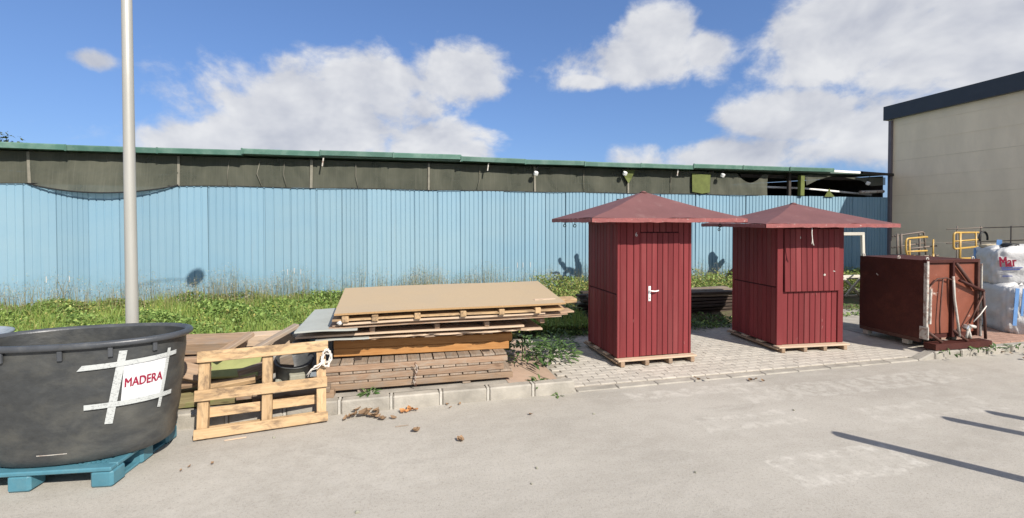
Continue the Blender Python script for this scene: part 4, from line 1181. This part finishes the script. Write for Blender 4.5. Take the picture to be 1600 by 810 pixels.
# base skid with rising toe
sk = [(-CW / 2 + .03, -.10), (CW / 2 + .1, -.10), (CW / 2 + .1, .06), (-CW / 2 + .03, .06)]
mesh_obj('skid', [(p[0], yf + p[1] - .05, z) for z in (0.0, .085) for p in sk], [[3, 2, 1, 0], [4, 5, 6, 7], [0, 1, 5, 4], [1, 2, 6, 5], [2, 3, 7, 6], [3, 0, 4, 7]], 'rust_red', ct)
box('floor_rail', (.06, CD - .1, .06), 'rust_dark', ct, (-CW / 2 + .03, .05, .10), bev=.006)
box('floor_rail', (.06, CD - .1, .06), 'rust_dark', ct, (CW / 2 - .03, .05, .10), bev=.006)
for xx in (-CW / 2 + .06, CW / 2 - .06):
    for yy in (-.2, .42):
        box('foot', (.09, .09, .07), 'concrete', ct, (xx, yy, .036), bev=.006)
def bar(name, a, b, r_, mat, parent, seg=8):
    return tube(name, [a, b], r_, mat, parent, seg)
bar('brace', (-.46, yf - .03, .25), (-.30, yf - .12, .10), .022, 'rust_dark', ct)
bar('brace', (.0, yf - .04, .25), (.16, yf - .12, .10), .022, 'rust_dark', ct)
bar('brace', (.04, yf - .05, CH + .08), (.40, yf - .05, .82), .022, 'rust_dark', ct)
bar('folding_arm', (.07, yf - .075, .96), (.50, yf - .085, .80), .022, 'rust_red', ct)
bar('folding_arm', (.50, yf - .085, .80), (.55, yf - .09, .10), .018, 'rust_dark', ct)
bar('brace', (.53, yf - .08, .78), (.24, yf - .09, .34), .012, 'rust_dark', ct)
tube('cable', [(-.44, yf - .03, .86), (-.3, yf - .05, .99), (-.15, yf - .06, 1.0), (-.03, yf - .06, .96)], .010, 'rust_dark', ct, 6)
tube('cable', [(-.2, yf - .05, .99), (-.23, yf - .05, .7), (-.25, yf - .05, .4), (-.24, yf - .05, .2)], .010, 'rust_dark', ct, 6)
tube('strap', [(-.04, yf - .07, 1.02), (-.02, yf - .075, .7), (.03, yf - .075, .45), (.07, yf - .085, .16)], .017, 'worn_edge', ct, 6)
tube('cord', [(.54, yf - .1, .58), (.42, yf - .11, .47), (.3, yf - .1, .36)], .008, 'rope', ct, 6)
vt_ = box('valve', (.09, .08, .07), 'steel', ct, (.19, yf - .09, .28), (.2, .5, .2), .012)
tube('fitting', [(-.02, -.02, 0), (.06, -.05, -.08), (.12, -.04, -.1)], .02, 'worn_edge', vt_, 8)
tube('fitting', [(0, -.02, 0), (.02, -.05, -.14)], .017, 'worn_edge', vt_, 8)
tube('fitting', [(-.03, -.02, .03), (.05, -.06, .06)], .022, 'worn_edge', vt_, 8)
for xx, yy in ((-CW / 2 + .02, CD / 2 - .05), (-CW / 2 + .02, -CD / 2 + .42), (-CW / 2 + .06, yf), (CW / 2 - .06, yf)):
    tube('lug', [(xx + .02 * math.cos(a), yy, .13 + CH + .015 + .024 * math.sin(a)) for a in [i_ * math.pi / 5 for i_ in range(10)]], .009, 'worn_edge', ct, 6, closed=True)
box('scrape_mark', (.004, .04, .012), 'worn_edge', ct, (-CW / 2 - .001, .22, .98), (.7, 0, 0), .001)
box('toe_plate', (.02, .12, .18), 'worn_edge', ct, (-CW / 2 - .005, yf - .02, .22), bev=.004)

# ================================================================ BULK BAGS
def bulk_bag(label, c, w, d, h, z, rz, seed):
    g = thing('bulk_bag', label, 'bulk bag', (c[0], c[1], z), (0, 0, rz), 'white bulk bags by the container')
    rn = random.Random(seed)
    ph = [rn.random() * 6 for _ in range(8)]
    nz, ns = 26, 72
    v, f = [], []
    for j in range(nz + 1):
        t = j / nz
        zz = h * t
        bul = 1 + .05 * math.sin(math.pi * t) - (.10 * (max(0, t - .86) / .14) ** 2) - .04 * (max(0, .1 - t) / .1) ** 2
        for k in range(ns):
            x_, y_ = se(2 * math.pi * k / ns, w / 2 * bul, d / 2 * bul, 5.5)
            an = 2 * math.pi * k / ns
            cr = .012 * math.sin(an * 7 + ph[0] + t * 5) * math.sin(t * 9 + ph[1]) + .006 * math.sin(t * 21 + 5 * math.sin(an * 3 + ph[2]) + ph[3]) + .007 * math.sin(an * 19 + ph[4] + t * 3 * math.sin(an * 2))
            q = 1 + cr / (w / 2)
            v.append((x_ * q, y_ * q, zz + .012 * math.sin(an * 5 + ph[5]) * t))
    for j in range(nz):
        for k in range(ns):
            k2 = (k + 1) % ns
            f.append([j * ns + k, j * ns + k2, (j + 1) * ns + k2, (j + 1) * ns + k])
    # crumpled top
    base = nz * ns
    for r_ in (0.8, .55, .25):
        o0 = len(v)
        for k in range(ns):
            x_, y_, z_ = v[base + k]
            an = 2 * math.pi * k / ns
            v.append((x_ * r_, y_ * r_, h + .05 * (1 - r_) + .03 * math.sin(an * 6 + r_ * 9 + ph[6]) + .02 * math.sin(an * 11 + ph[7])))
        prevb = base if r_ == .8 else o0 - ns
        for k in range(ns):
            k2 = (k + 1) % ns
            f.append([prevb + k, prevb + k2, o0 + k2, o0 + k])
    f.append([len(v) - ns + k for k in range(ns)])
    mesh_obj('sack', v, f, 'bag_white', g, smooth=True)
    return g
def bag_strap(g, x, y, z0, z1, w, nrm, mat='bag_blue'):
    if nrm == 'y':
        box('strap', (w, .01, z1 - z0), mat, g, (x, y, (z0 + z1) / 2), (0, .05, 0), .002)
    else:
        box('strap', (.01, w, z1 - z0), mat, g, (x, y, (z0 + z1) / 2), (.05, 0, 0), .002)
gA = bulk_bag('white bulk bag standing on the pavement right of the container', (10.21, 5.53), .95, .95, .74, .112, -.58, 11)
bag_strap(gA, -.40, -.50, .14, .74, .05, 'y'); bag_strap(gA, -.32, -.505, .3, .74, .03, 'y')
gB = bulk_bag('upper white bulk bag with red lettering stacked on another bag', (10.47, 5.77), 1.0, 1.0, .60, .86, -.74, 5)
bag_strap(gB, .02, -.535, .05, .6, .07, 'y'); bag_strap(gB, -.532, .18, .1, .58, .08, 'x'); bag_strap(gB, -.3, -.1, .58, .74, .07, 'y')
tm = text_mesh('Mar', .27, 0); tm.materials.clear(); tm.materials.append(M['red_ink'])
for q in (-.006, 0, .006):
    inst('lettering', tm, gB, (-.33 + q, -.537 + q * .2, .38), (R(90), -.08, 0), (.48, .9, 1))
box('print_line', (.26, .004, .014), 'bag_print_blue', gB, (-.28, -.537, .29), (0, -.06, 0), .001)
box('print_line', (.22, .004, .012), 'bag_print_blue', gB, (-.29, -.537, .26), (0, -.06, 0), .001)
box('print_line', (.12, .004, .014), 'bag_print_blue', gB, (-.33, -.537, .15), (0, -.06, 0), .001)
tm = text_mesh('N', .2); tm.materials.clear(); tm.materials.append(M['bag_print_blue'])
inst('lettering', tm, gA, (-.2, -.507, .48), (R(90), 0, 0), (.7, 1, 1))
rock('dark_lump', .10, 'black_metal', (10.2, 5.75, 1.51), 'dark lump of waste lying on the upper bulk bag', 'waste', sq=.5)
rock('sand_lump', .16, 'bag_sand', (10.3, 6.05, 1.47), 'sandy heap on the upper bulk bag top', 'sand', sq=.35)

# ================================================================ YELLOW WORK PLATFORM, RAILING, FRAMES
PL = Vector((10.85, 7.5, .05))
pf_ = thing('work_platform', 'yellow tubular work platform basket standing behind the container', 'work platform', PL, (0, 0, .05))
def rl(name, pts, mat='yellow_paint', r_=.018):
    return tube(name, arc_path(pts, .07), r_, mat, pf_, 8)
box('chassis', (2.1, .9, .5), 'yellow_paint', pf_, (.1, .2, .35), bev=.04)
box('deck', (2.2, .95, .06), 'rail_dark', pf_, (.1, .2, .95), bev=.01)
for xx in (-.8, .9):
    for yy in (-.15, .5):
        box('wheel_block', (.4, .16, .36), 'black_metal', pf_, (xx, yy, .18), bev=.06)
box('scissor_stack', (1.7, .5, .34), 'rail_dark', pf_, (.1, .2, .76), bev=.02)
# near-left bent rail
rl('rail', [(-.42, -.26, 1.56), (-1.02, -.26, 1.53), (-1.02, -.26, 1.28), (-.86, -.26, 1.02)])
rl('rail', [(-1.0, -.26, 1.27), (-.42, -.26, 1.28)])
rl('rail', [(-.92, -.26, 1.5), (-.92, -.26, 1.2), (-.78, -.26, .98)])
rl('rail', [(-.78, -.26, 1.2), (-.80, -.26, .98)])
# dark far rails
rl('rail', [(-.05, .66, 1.54), (.95, .66, 1.64), (1.05, .66, 1.0)], 'rail_dark', .018)
rl('rail', [(-.05, .66, 1.29), (.95, .66, 1.38)], 'rail_dark', .018)
for xx in (.02, .14, .72):
    rl('post', [(xx, .6, 1.6), (xx + .01, .6, .98)], 'rail_dark', .022)
rl('rail', [(-.35, .1, 1.3), (.45, .1, 1.35)], 'rail_dark', .018)
rl('rail', [(-.45, .1, 1.12), (.5, .1, 1.14)], 'rail_dark', .022)
rl('rail', [(-.42, -.26, 1.55), (.1, .2, 1.57)], 'yellow_paint', .017)
rl('rail', [(.36, -.26, 1.46), (1.1, -.26, 1.49)], 'yellow_paint', .015)
rl('rail', [(.1, -.05, 1.5), (.1, -.05, 1.02)], 'yellow_paint', .016)
# near-right gate
rl('gate_rail', [(1.12, -.26, 1.64), (.36, -.26, 1.64), (.36, -.26, 1.30), (1.12, -.26, 1.34)], r_=.02)
rl('gate_post', [(.54, -.27, 1.64), (.54, -.27, .95)], r_=.021)
rl('gate_post', [(1.02, -.27, 1.66), (1.05, -.27, .98)], r_=.017)
rl('rail', [(.02, -.1, 1.2), (.02, -.1, 1.0), (.4, -.1, 1.0)], 'yellow_paint', .02)
box('control_box', (.45, .3, .12), 'black_metal', pf_, (-.52, .1, 1.12), bev=.02)
box('toe_board', (.55, .02, .14), 'yellow_paint', pf_, (.83, -.28, 1.05), bev=.004)
box('toe_board', (.8, .02, .1), 'rail_dark', pf_, (-.1, -.24, 1.0), bev=.004)
rg = thing('tubular_railing', 'dark thin tubular railing behind the bulk bags', 'railing', (13.1, 7.9, .1))
for z in (1.68, 1.36):
    tube('rail', [(-1.1, 0, z - .03), (0, 0, z), (1.6, .1, z + .02)], .012, 'rail_dark', rg, 6)
for xx in (-.75, -.02, .95):
    tube('post', [(xx, .02, 0), (xx, .02, 1.72)], .014, 'rail_dark', rg, 6)
ho = [(-.05 + .13 * math.cos(a), -.05, 1.44 + .15 * math.sin(a)) for a in [i_ * math.pi / 9 - .3 for i_ in range(12)]]
tube('hose', ho, .022, 'black_metal', rg, 6)
# bleached window frame and cross-braced trestle
wf = thing('window_frame', 'empty bleached timber window frame standing behind the container', 'window frame', (10.5, 8.9, .55), (-.04, 0, -.05))
for s, L, lc in (('x', .80, (0, 0, 1.08)), ('x', .80, (0, 0, .04)), ('z', 1.0, (-.36, 0, .56)), ('z', 1.0, (.36, 0, .56))):
    box('rail' if s == 'x' else 'stile', (L, .06, .075), 'bleached', wf, lc, (0, 0 if s == 'x' else R(90), 0), .006)
tr = thing('trestle', 'cross braced pale wooden trestle under the window frame', 'trestle', (10.25, 8.75, .1))
box('top_rail', (1.2, .09, .06), 'bleached', tr, (.1, 0, .54))
box('bottom_rail', (1.2, .09, .05), 'bleached', tr, (.1, 0, .08))
for xx in (-.42, .05, .52):
    box('cross_brace', (.62, .03, .05), 'bleached', tr, (xx, -.045, .31), (0, .75, 0)); box('cross_brace', (.62, .03, .05), 'bleached', tr, (xx, -.078, .31), (0, -.75, 0))
for xx in (-.48, .66):
    box('leg', (.46, .07, .06), 'bleached', tr, (xx, .02, .27), (0, R(90), 0))

# dark pile of old planks behind the kiosks
pile_names = []
lay = 0
PLL = ['lowest', 'second lowest', 'third', 'fourth', 'fifth', 'sixth', 'topmost']
for lay in range(7):
    for row, rn_ in ((0, 'front'), (1, 'middle'), (2, 'back')):
        L = random.uniform(1.5, 1.9)
        for half, hn in ((0, 'left'), (1, 'right')):
            timber('old_plank', 'dark rotten plank in the pile behind the kiosks, %s layer, %s row, %s half' % (PLL[lay], rn_, hn),
                   (L, .17, .045), 'dark_wood' if random.random() < .82 else 'grey_wood', (4.3 + half * 1.75 + jit(.08), 8.05 + row * .24 + jit(.04), .155 + lay * .062 + jit(.003)), (jit(.04), jit(.012), jit(.04)), 'plank', 'dark planks piled behind the kiosks')

# pruned dead trees standing behind the kiosks
def dead_tree(label, base, trunk, stubs):
    t = thing('dead_tree', label, 'tree', base)
    def rough(path, rads):
        out, rr_ = [], []
        for i_ in range(len(path) - 1):
            for q in range(4):
                s = q / 4
                p = Vector(path[i_]).lerp(Vector(path[i_ + 1]), s)
                out.append(p + Vector((jit(.02), jit(.02), 0))); rr_.append((rads[i_] * (1 - s) + rads[i_ + 1] * s) * random.uniform(.85, 1.15))
        out.append(Vector(path[-1])); rr_.append(rads[-1])
        return out, rr_
    p, r_ = rough(*trunk)
    tr_ = tube('trunk', p, r_, 'bark_dead', t, 10)
    for st in stubs:
        p, r_ = rough(*st)
        tube('limb', p, r_, 'bark_dead', t, 8)
    return t
dead_tree('pruned dead tree hidden behind the kiosk with the door', (5.45, 10.0, .12),
          ([(0, 0, 0), (.0, 0, .8), (.05, 0, 1.5), (.1, 0, 2.1)], [.13, .11, .1, .09]),
          [([(.1, 0, 2.0), (.08, 0, 2.2), (.02, 0, 2.40)], [.07, .06, .055]), ([(.05, 0, 1.95), (-.25, 0, 2.05), (-.40, 0, 2.2), (-.43, 0, 2.32)], [.06, .05, .045, .04]),
           ([(0, 0, 1.3), (-.3, 0, 1.6), (-.36, 0, 1.72)], [.07, .11, .16]), ([(-.3, 0, 1.62), (-.45, 0, 1.95), (-.68, 0, 1.98)], [.05, .03, .02]), ([(-.32, 0, 1.62), (-.55, 0, 1.8), (-.8, 0, 1.75)], [.04, .03, .02]),
           ([(-.32, 0, 1.6), (-.3, 0, 1.95), (-.12, 0, 2.0), (-.08, 0, 1.75)], [.04, .03, .025, .02]), ([(-.34, 0, 1.6), (-.6, 0, 1.55), (-.72, 0, 1.42)], [.05, .03, .02])])
dead_tree('dark pruned tree trunk leaning out behind the kiosk with the shutter', (8.95, 10.6, .12),
          ([(-.25, 0, 0), (-.2, 0, .35), (.12, 0, .55), (.36, 0, .9), (.45, 0, 1.35), (.5, 0, 1.6)], [.30, .24, .20, .2, .17, .13]),
          [([(.5, 0, 1.5), (.45, 0, 1.68), (.4, 0, 1.82)], [.1, .13, .10]), ([(.5, 0, 1.4), (.8, 0, 1.65)], [.1, .07])])

# ================================================================ OFF-FRAME POSTS (unseen, tilted to cast the strip shadows on the road)
for k, (tx, ty, lb) in enumerate(((3.85, 3.36, 'nearest the camera'), (5.19, 3.37, 'middle one of three'), (5.78, 3.37, 'farthest of three'))):
    Hp = 1.55
    base = Vector((tx, ty, 0)) + Vector((.576, -.817, 0)) * (Hp / math.tan(SUN_EL))
    top = Vector((tx, ty, 0)) + TO_SUN * (Hp / TO_SUN.z)
    p = thing('steel_post', 'unseen steel post beside the road, tilted to cast its shadow strip, %s' % lb, 'post', base, group='unseen posts beside the road')
    tube('shaft', [(0, 0, 0), tuple((top - base) * .98)], .06, 'galv', p, 12)
    tube('cap', [tuple((top - base) * .97), tuple(top - base)], [.064, .058], 'black_metal', p, 12)

# ================================================================ PLANTS
def leaf_blade_mesh(name, L, W, mat, curl=.25, n=5):
    v, f = [], []
    for i_ in range(n + 1):
        t = i_ / n
        w = W * (math.sin(math.pi * min(1, t * .93 + .05)) ** .75) * (1 - .25 * t) * .5
        x_ = L * t
        z_ = L * (.28 * t - curl * t * t * 1.6)
        v += [(x_, -w, z_ + w * .35), (x_, 0, z_), (x_, w, z_ + w * .35)]
    for i_ in range(n):
        a = i_ * 3
        f += [[a, a + 3, a + 4, a + 1], [a + 1, a + 4, a + 5, a + 2]]
    me = bpy.data.meshes.new(name); me.from_pydata(v, [], f); me.materials.append(M[mat])
    for p in me.polygons: p.use_smooth = True
    return me
dock = [leaf_blade_mesh('leaf', .20, .085, 'dock_leaf', .30), leaf_blade_mesh('leaf', .26, .10, 'dock_leaf', .34), leaf_blade_mesh('leaf', .15, .07, 'dock_leaf', .2), leaf_blade_mesh('leaf', .22, .06, 'dock_leaf', .4)]
def rosette(label, c, n, r_, h, scale=1.0, name='leafy_weed', group=None):
    t = thing(name, label, 'weed', c, group=group)
    for k in range(n):
        an = random.random() * 6.283
        q = math.sqrt(random.random())
        rad = r_ * q
        zz = h * (1 - q * q * .85) * random.uniform(.25, 1)
        sc_ = scale * random.uniform(.65, 1.15)
        inst('leaf', random.choice(dock), t, (rad * math.cos(an), rad * math.sin(an), zz), (jit(.5), random.uniform(-.75, .25), an + jit(.6)), (sc_, sc_, sc_))
    tube('stem', [(0, 0, -.02), (jit(.01), jit(.01), h * .7)], .008, 'dock_leaf', t, 5)
    return t
rosette('large bushy dock plant growing under the right end of the timber stack', (1.62, 5.98, .10), 270, .40, .36, .50)
rosette('bushy dock plant between the stack and the kiosk', (2.10, 6.12, .03), 230, .34, .30, .48)
rosette('low leafy weed in the shade left of the door kiosk', (2.4, 6.75, .03), 110, .3, .2, .45)
rosette('small leafy weed on the terracotta tile at the kerb', (1.56, 5.04, .085), 26, .06, .06, .55)
rosette('small weed sprouting from under the lowest slatted deck', (-.27, 5.03, .14), 18, .05, .03, .42)
rosette('leafy weed growing between the shutter kiosk and the container', (7.15, 7.4, .05), 160, .3, .55, .55)
rosette('leafy weed beside the right wall of the door kiosk', (4.5, 7.15, .03), 110, .3, .16, .4)
rosette('leafy weed in front of the dark plank pile', (5.0, 7.3, .03), 120, .35, .18, .4)
rosette('tall leafy weed behind the door kiosk left corner', (3.0, 8.0, .05), 140, .35, .5, .5)
for xx, yy, n_, lb in ((7.95, 4.82, 10, 'left'), (8.3, 4.83, 14, 'middle'), (8.75, 4.85, 10, 'right'), (7.45, 4.84, 8, 'leftmost')):
    rosette('sparse weed on the kerb below the container, %s one' % lb, (xx, yy, .09), n_, .09, .03, .4, group='weeds on the kerb below the container')
rosette('tiny weed at the foot of the kerb by the ramp', (1.72, 4.86, .0), 8, .03, .02, .3)

def scatter(n, xr, yr, ground=.14):
    X = RNG.uniform(xr[0], xr[1], n); Y = RNG.uniform(yr[0], yr[1], n)
    return X, Y
def lump(X, Y):
    return (0.5 + 0.5 * np.sin(X * 1.9 + 1.3 * np.sin(Y * 1.4)) * np.sin(Y * 2.3 + X * .7)) * .6 + .4 * (0.5 + .5 * np.sin(X * 5.1 + Y * 3.7))
def blades(name, X, Y, Z0, H, W, mats, label, lean=.35, midx=None):
    n = len(X)
    an = RNG.uniform(0, 6.283, n); la = RNG.uniform(0, 6.283, n); ln = RNG.uniform(0, lean, n) * H
    dx, dy = np.cos(an) * W / 2, np.sin(an) * W / 2
    V = np.zeros((n, 5, 3))
    V[:, 0] = np.stack([X - dx, Y - dy, Z0], 1); V[:, 1] = np.stack([X + dx, Y + dy, Z0], 1)
    mx, my = X + np.cos(la) * ln * .4, Y + np.sin(la) * ln * .4
    V[:, 2] = np.stack([mx + dx * .8, my + dy * .8, Z0 + H * .6], 1); V[:, 3] = np.stack([mx - dx * .8, my - dy * .8, Z0 + H * .6], 1)
    V[:, 4] = np.stack([X + np.cos(la) * ln, Y + np.sin(la) * ln, Z0 + H], 1)
    b = np.arange(n)[:, None] * 5
    F = np.concatenate([b + np.array([[0, 1, 2]]), b + np.array([[0, 2, 3]]), b + np.array([[3, 2, 4]])], 0)
    mi = None if midx is None else np.tile(midx, 3)
    o = fast_mesh(name, V.reshape(-1, 3), F, mats, mat_idx=mi)
    return tag(o, label, 'grass', kind='stuff')
def leaves(name, X, Y, Z, S, mats, label, midx=None, flat=.9, cat='ground cover'):
    n = len(X)
    an = RNG.uniform(0, 6.283, n); tilt = RNG.uniform(-flat, flat, n); roll = RNG.uniform(-flat, flat, n)
    d = np.stack([np.cos(an) * np.cos(tilt), np.sin(an) * np.cos(tilt), np.sin(tilt)], 1)
    s = np.stack([-np.sin(an) * np.cos(roll), np.cos(an) * np.cos(roll), np.sin(roll)], 1)
    C = np.stack([X, Y, Z], 1); S_ = S[:, None]
    V = np.zeros((n, 4, 3))
    V[:, 0] = C - d * S_; V[:, 1] = C + s * S_ * .55; V[:, 2] = C + d * S_; V[:, 3] = C - s * S_ * .55
    V[:, 1, 2] += S * .2; V[:, 3, 2] += S * .2
    F = np.arange(n * 4).reshape(n, 4)
    o = fast_mesh(name, V.reshape(-1, 3), F, mats, mat_idx=midx)
    return tag(o, label, cat, kind='stuff')
# broad-leaved ground cover over the verge
n = 80000
X, Y = scatter(n, (-10.5, 3.3), (7.35, 11.65))
lm = lump(X, Y)
hmax = .05 + .27 * lm ** 1.2 * np.clip((Y - 7.2) / 1.2, .25, 1)
Z = .13 + hmax * RNG.random(n) ** .55
S = RNG.uniform(.012, .046, n) * (.7 + .6 * lump(X * 1.7 + 3, Y * 1.3))
leaves('ground_cover', X, Y, Z, S, ['weed_leaf', 'yellow_green'], 'dense broad leaved green weeds covering the verge before the blue wall', (RNG.random(n) < .05 + .35 * (np.sin(X * 1.1 + 1.2) > .6) * (Y > 9.8)).astype(int))
n = 34000
X, Y = scatter(n, (-10.5, 3.3), (7.3, 11.65))
blades('grass', X, Y, np.full(n, .12), RNG.uniform(.10, .36, n) * (.45 + .7 * lump(X * 1.3 + 2, Y)), RNG.uniform(.006, .014, n), ['grass', 'yellow_green'], 'long green grass blades growing through the weeds on the verge', .5, (RNG.random(n) < .2).astype(int))
# behind and between the kiosks
n = 30000
X, Y = scatter(n, (3.3, 15.0), (8.9, 11.6))
Z = .12 + (.22 + .35 * lump(X, Y)) * RNG.random(n) ** .6
leaves('ground_cover', X, Y, Z, RNG.uniform(.018, .045, n), ['yellow_green', 'weed_leaf'], 'yellow green weeds growing behind the kiosks', (RNG.random(n) < .5).astype(int))
n = 7000
X, Y = scatter(n, (2.2, 9.5), (7.2, 8.2))
leaves('low_weeds', X, Y, .02 + .20 * lump(X, Y) * RNG.random(n), RNG.uniform(.016, .04, n), ['weed_leaf', 'dock_leaf'], 'low dark weeds growing out of the paving behind the kiosks', (RNG.random(n) < .5).astype(int))
# tall dry stalks with seed heads along the wall
n = 4200
X = RNG.uniform(-10.5, 9.5, n); Y = 11.55 - RNG.random(n) ** 1.6 * 1.3
dens = .35 + .65 * (0.5 + .5 * np.sin(X * 1.3 + .6 * np.sin(X * 3.1)))
keep = RNG.random(n) < dens
X, Y = X[keep], Y[keep]; n = len(X)
Hs = RNG.uniform(.35, .78, n) * (.75 + .35 * np.sin(X * 2.2) ** 2)
blades('dry_grass', X, Y, np.full(n, .14), Hs, np.full(n, .007), ['dry_stalk'], 'thin dry stalks standing along the blue wall', .3)
# seed heads: clouds of specks near the stalk tops
rep = 9
Xs = np.repeat(X, rep) + RNG.normal(0, .05, n * rep); Ys = np.repeat(Y, rep) + RNG.normal(0, .04, n * rep); Zs = .14 + np.repeat(Hs, rep) * RNG.uniform(.62, 1.08, n * rep)
leaves('seed_heads', Xs, Ys, Zs, RNG.uniform(.006, .015, n * rep), ['seed_head', 'yellow_green'], 'fine brown seed heads on the dry stalks along the wall', (RNG.random(n * rep) < .3).astype(int), cat='dry weeds')
n = 900
X, Y = scatter(n, (-10, 3), (7.6, 11.4))
leaves('wild_flowers', X, Y, .2 + .25 * lump(X, Y) + RNG.uniform(0, .08, n), RNG.uniform(.007, .016, n), ['flower_yellow'], 'tiny yellow flowers dotted over the verge weeds', cat='flowers')

# tree peeping over the shed roof at the far left
tt = thing('tree', 'leafy tree showing above the shed roof at the left edge', 'tree', (-17.2, 24.5, 0))
tube('trunk', [(0, 0, 0), (.1, 0, 2), (0, .1, 3.6)], [.2, .16, .09], 'bark', tt, 8)
for a in range(4):
    tube('limb', [(0, .05, 2.8), (.7 * math.cos(a * 1.6), .7 * math.sin(a * 1.6), 4.2)], [.08, .03], 'bark', tt, 6)
n = 5000
U = RNG.normal(0, 1, (n, 3)); U /= np.linalg.norm(U, axis=1)[:, None]
rad = RNG.random(n) ** .4 * (1 + .25 * np.sin(U[:, 0] * 7) * np.sin(U[:, 1] * 6 + U[:, 2] * 5))
P = U * rad[:, None] * np.array([1.7, 1.6, 1.25]) + np.array([0, 0, 4.6])
cr = leaves('crown', P[:, 0], P[:, 1], P[:, 2], RNG.uniform(.04, .1, n), ['tree_leaf'], None)
cr.parent = tt
for kk in ('category', 'label', 'kind'):
    if kk in cr: del cr[kk]
# ================================================================ LITTER ON THE ROAD
def dry_leaf(label, c, s, mat='litter_brown', n=1, spread=0.0, cat='dry leaves'):
    t = thing('dry_leaves', label, cat, c)
    for k in range(n):
        L = s * random.uniform(.7, 1.2)
        v, f = [], []
        for i_ in range(5):
            q = i_ / 4
            w = L * .32 * math.sin(math.pi * (q * .9 + .05))
            zz = .008 + L * .25 * (2 * q - 1) ** 2
            v += [(L * (q - .5), -w, zz + w * .5), (L * (q - .5), 0, zz), (L * (q - .5), w, zz + w * .45)]
        for i_ in range(4):
            a = i_ * 3
            f += [[a, a + 3, a + 4, a + 1], [a + 1, a + 4, a + 5, a + 2]]
        mesh_obj('leaf', v, f, mat, t, (jit(spread), jit(spread * .5), k * .002), (jit(.5), jit(.3), random.random() * 6))
    return t
dry_leaf('heap of pale dry leaves at the kerb beside the leaning pallet', (-.33, 4.80, .004), .09, 'litter_brown', 16, .14)
dry_leaf('orange brown dry leaves heaped at the kerb before the stack', (.13, 4.80, .004), .06, 'litter_orange', 9, .08)
dry_leaf('scattered brown dry leaves between the two leaf heaps', (-.08, 4.66, .004), .08, 'litter_brown', 4, .10)
dry_leaf('single curled brown leaf lying on the road before the stack', (.54, 4.05, .004), .085, 'litter_brown', 2, .01)
dry_leaf('single dark leaf on the road below the timber stack', (.17, 4.33, .004), .075, 'litter_brown', 2, .008)
dry_leaf('small dark scrap on the road before the ramp kerb', (1.28, 4.42, .003), .05, 'litter_brown', 2, .01)
dry_leaf('dry leaf scraps by the kerb right of the orange leaves', (.55, 4.83, .003), .04, 'litter_brown', 4, .12)
dry_leaf('brown leaf scraps on the road below the dropped kerb', (4.2, 4.75, .003), .07, 'litter_brown', 4, .2)
dry_leaf('small leaf scraps on the road in front of the shutter kiosk', (3.5, 4.9, .03), .06, 'litter_brown', 3, .12)
dry_leaf('dry twigs and leaves at the kerb below the container', (8.9, 4.72, .003), .08, 'litter_brown', 14, .5)
dry_leaf('tiny dark specks of leaf beside the tub pallet', (-1.5, 4.1, .003), .03, 'litter_brown', 3, .12)
timber('stick', 'thin straight stick lying on the road below the stack', (.12, .012, .008), 'grey_wood', (.05, 4.47, .006), (0, 0, .05), 'stick')
timber('stick', 'pale sliver of wood at the leaning pallet foot', (.17, .016, .008), 'pale_wood', (-1.37, 4.55, .006), (0, 0, .16), 'stick')
for k, (xx, yy) in enumerate(((1.05, 3.45), (.95, 3.25), (-.25, 3.2), (-1.05, 4.5), (1.9, 4.3), (3.9, 3.9), (2.2, 3.1), (.1, 3.0))):
    rock('pebble', random.uniform(.008, .014), 'stone', (xx, yy, .004), 'small pebble lying on the road, %s' % ['right of the curled leaf', 'below and right of the curled leaf', 'near the lower edge left of centre', 'at the leaning pallet', 'below the ramp kerb', 'right by the old paint patch', 'right of centre near the lower edge', 'at the lower edge of the picture'][k], 'pebble')
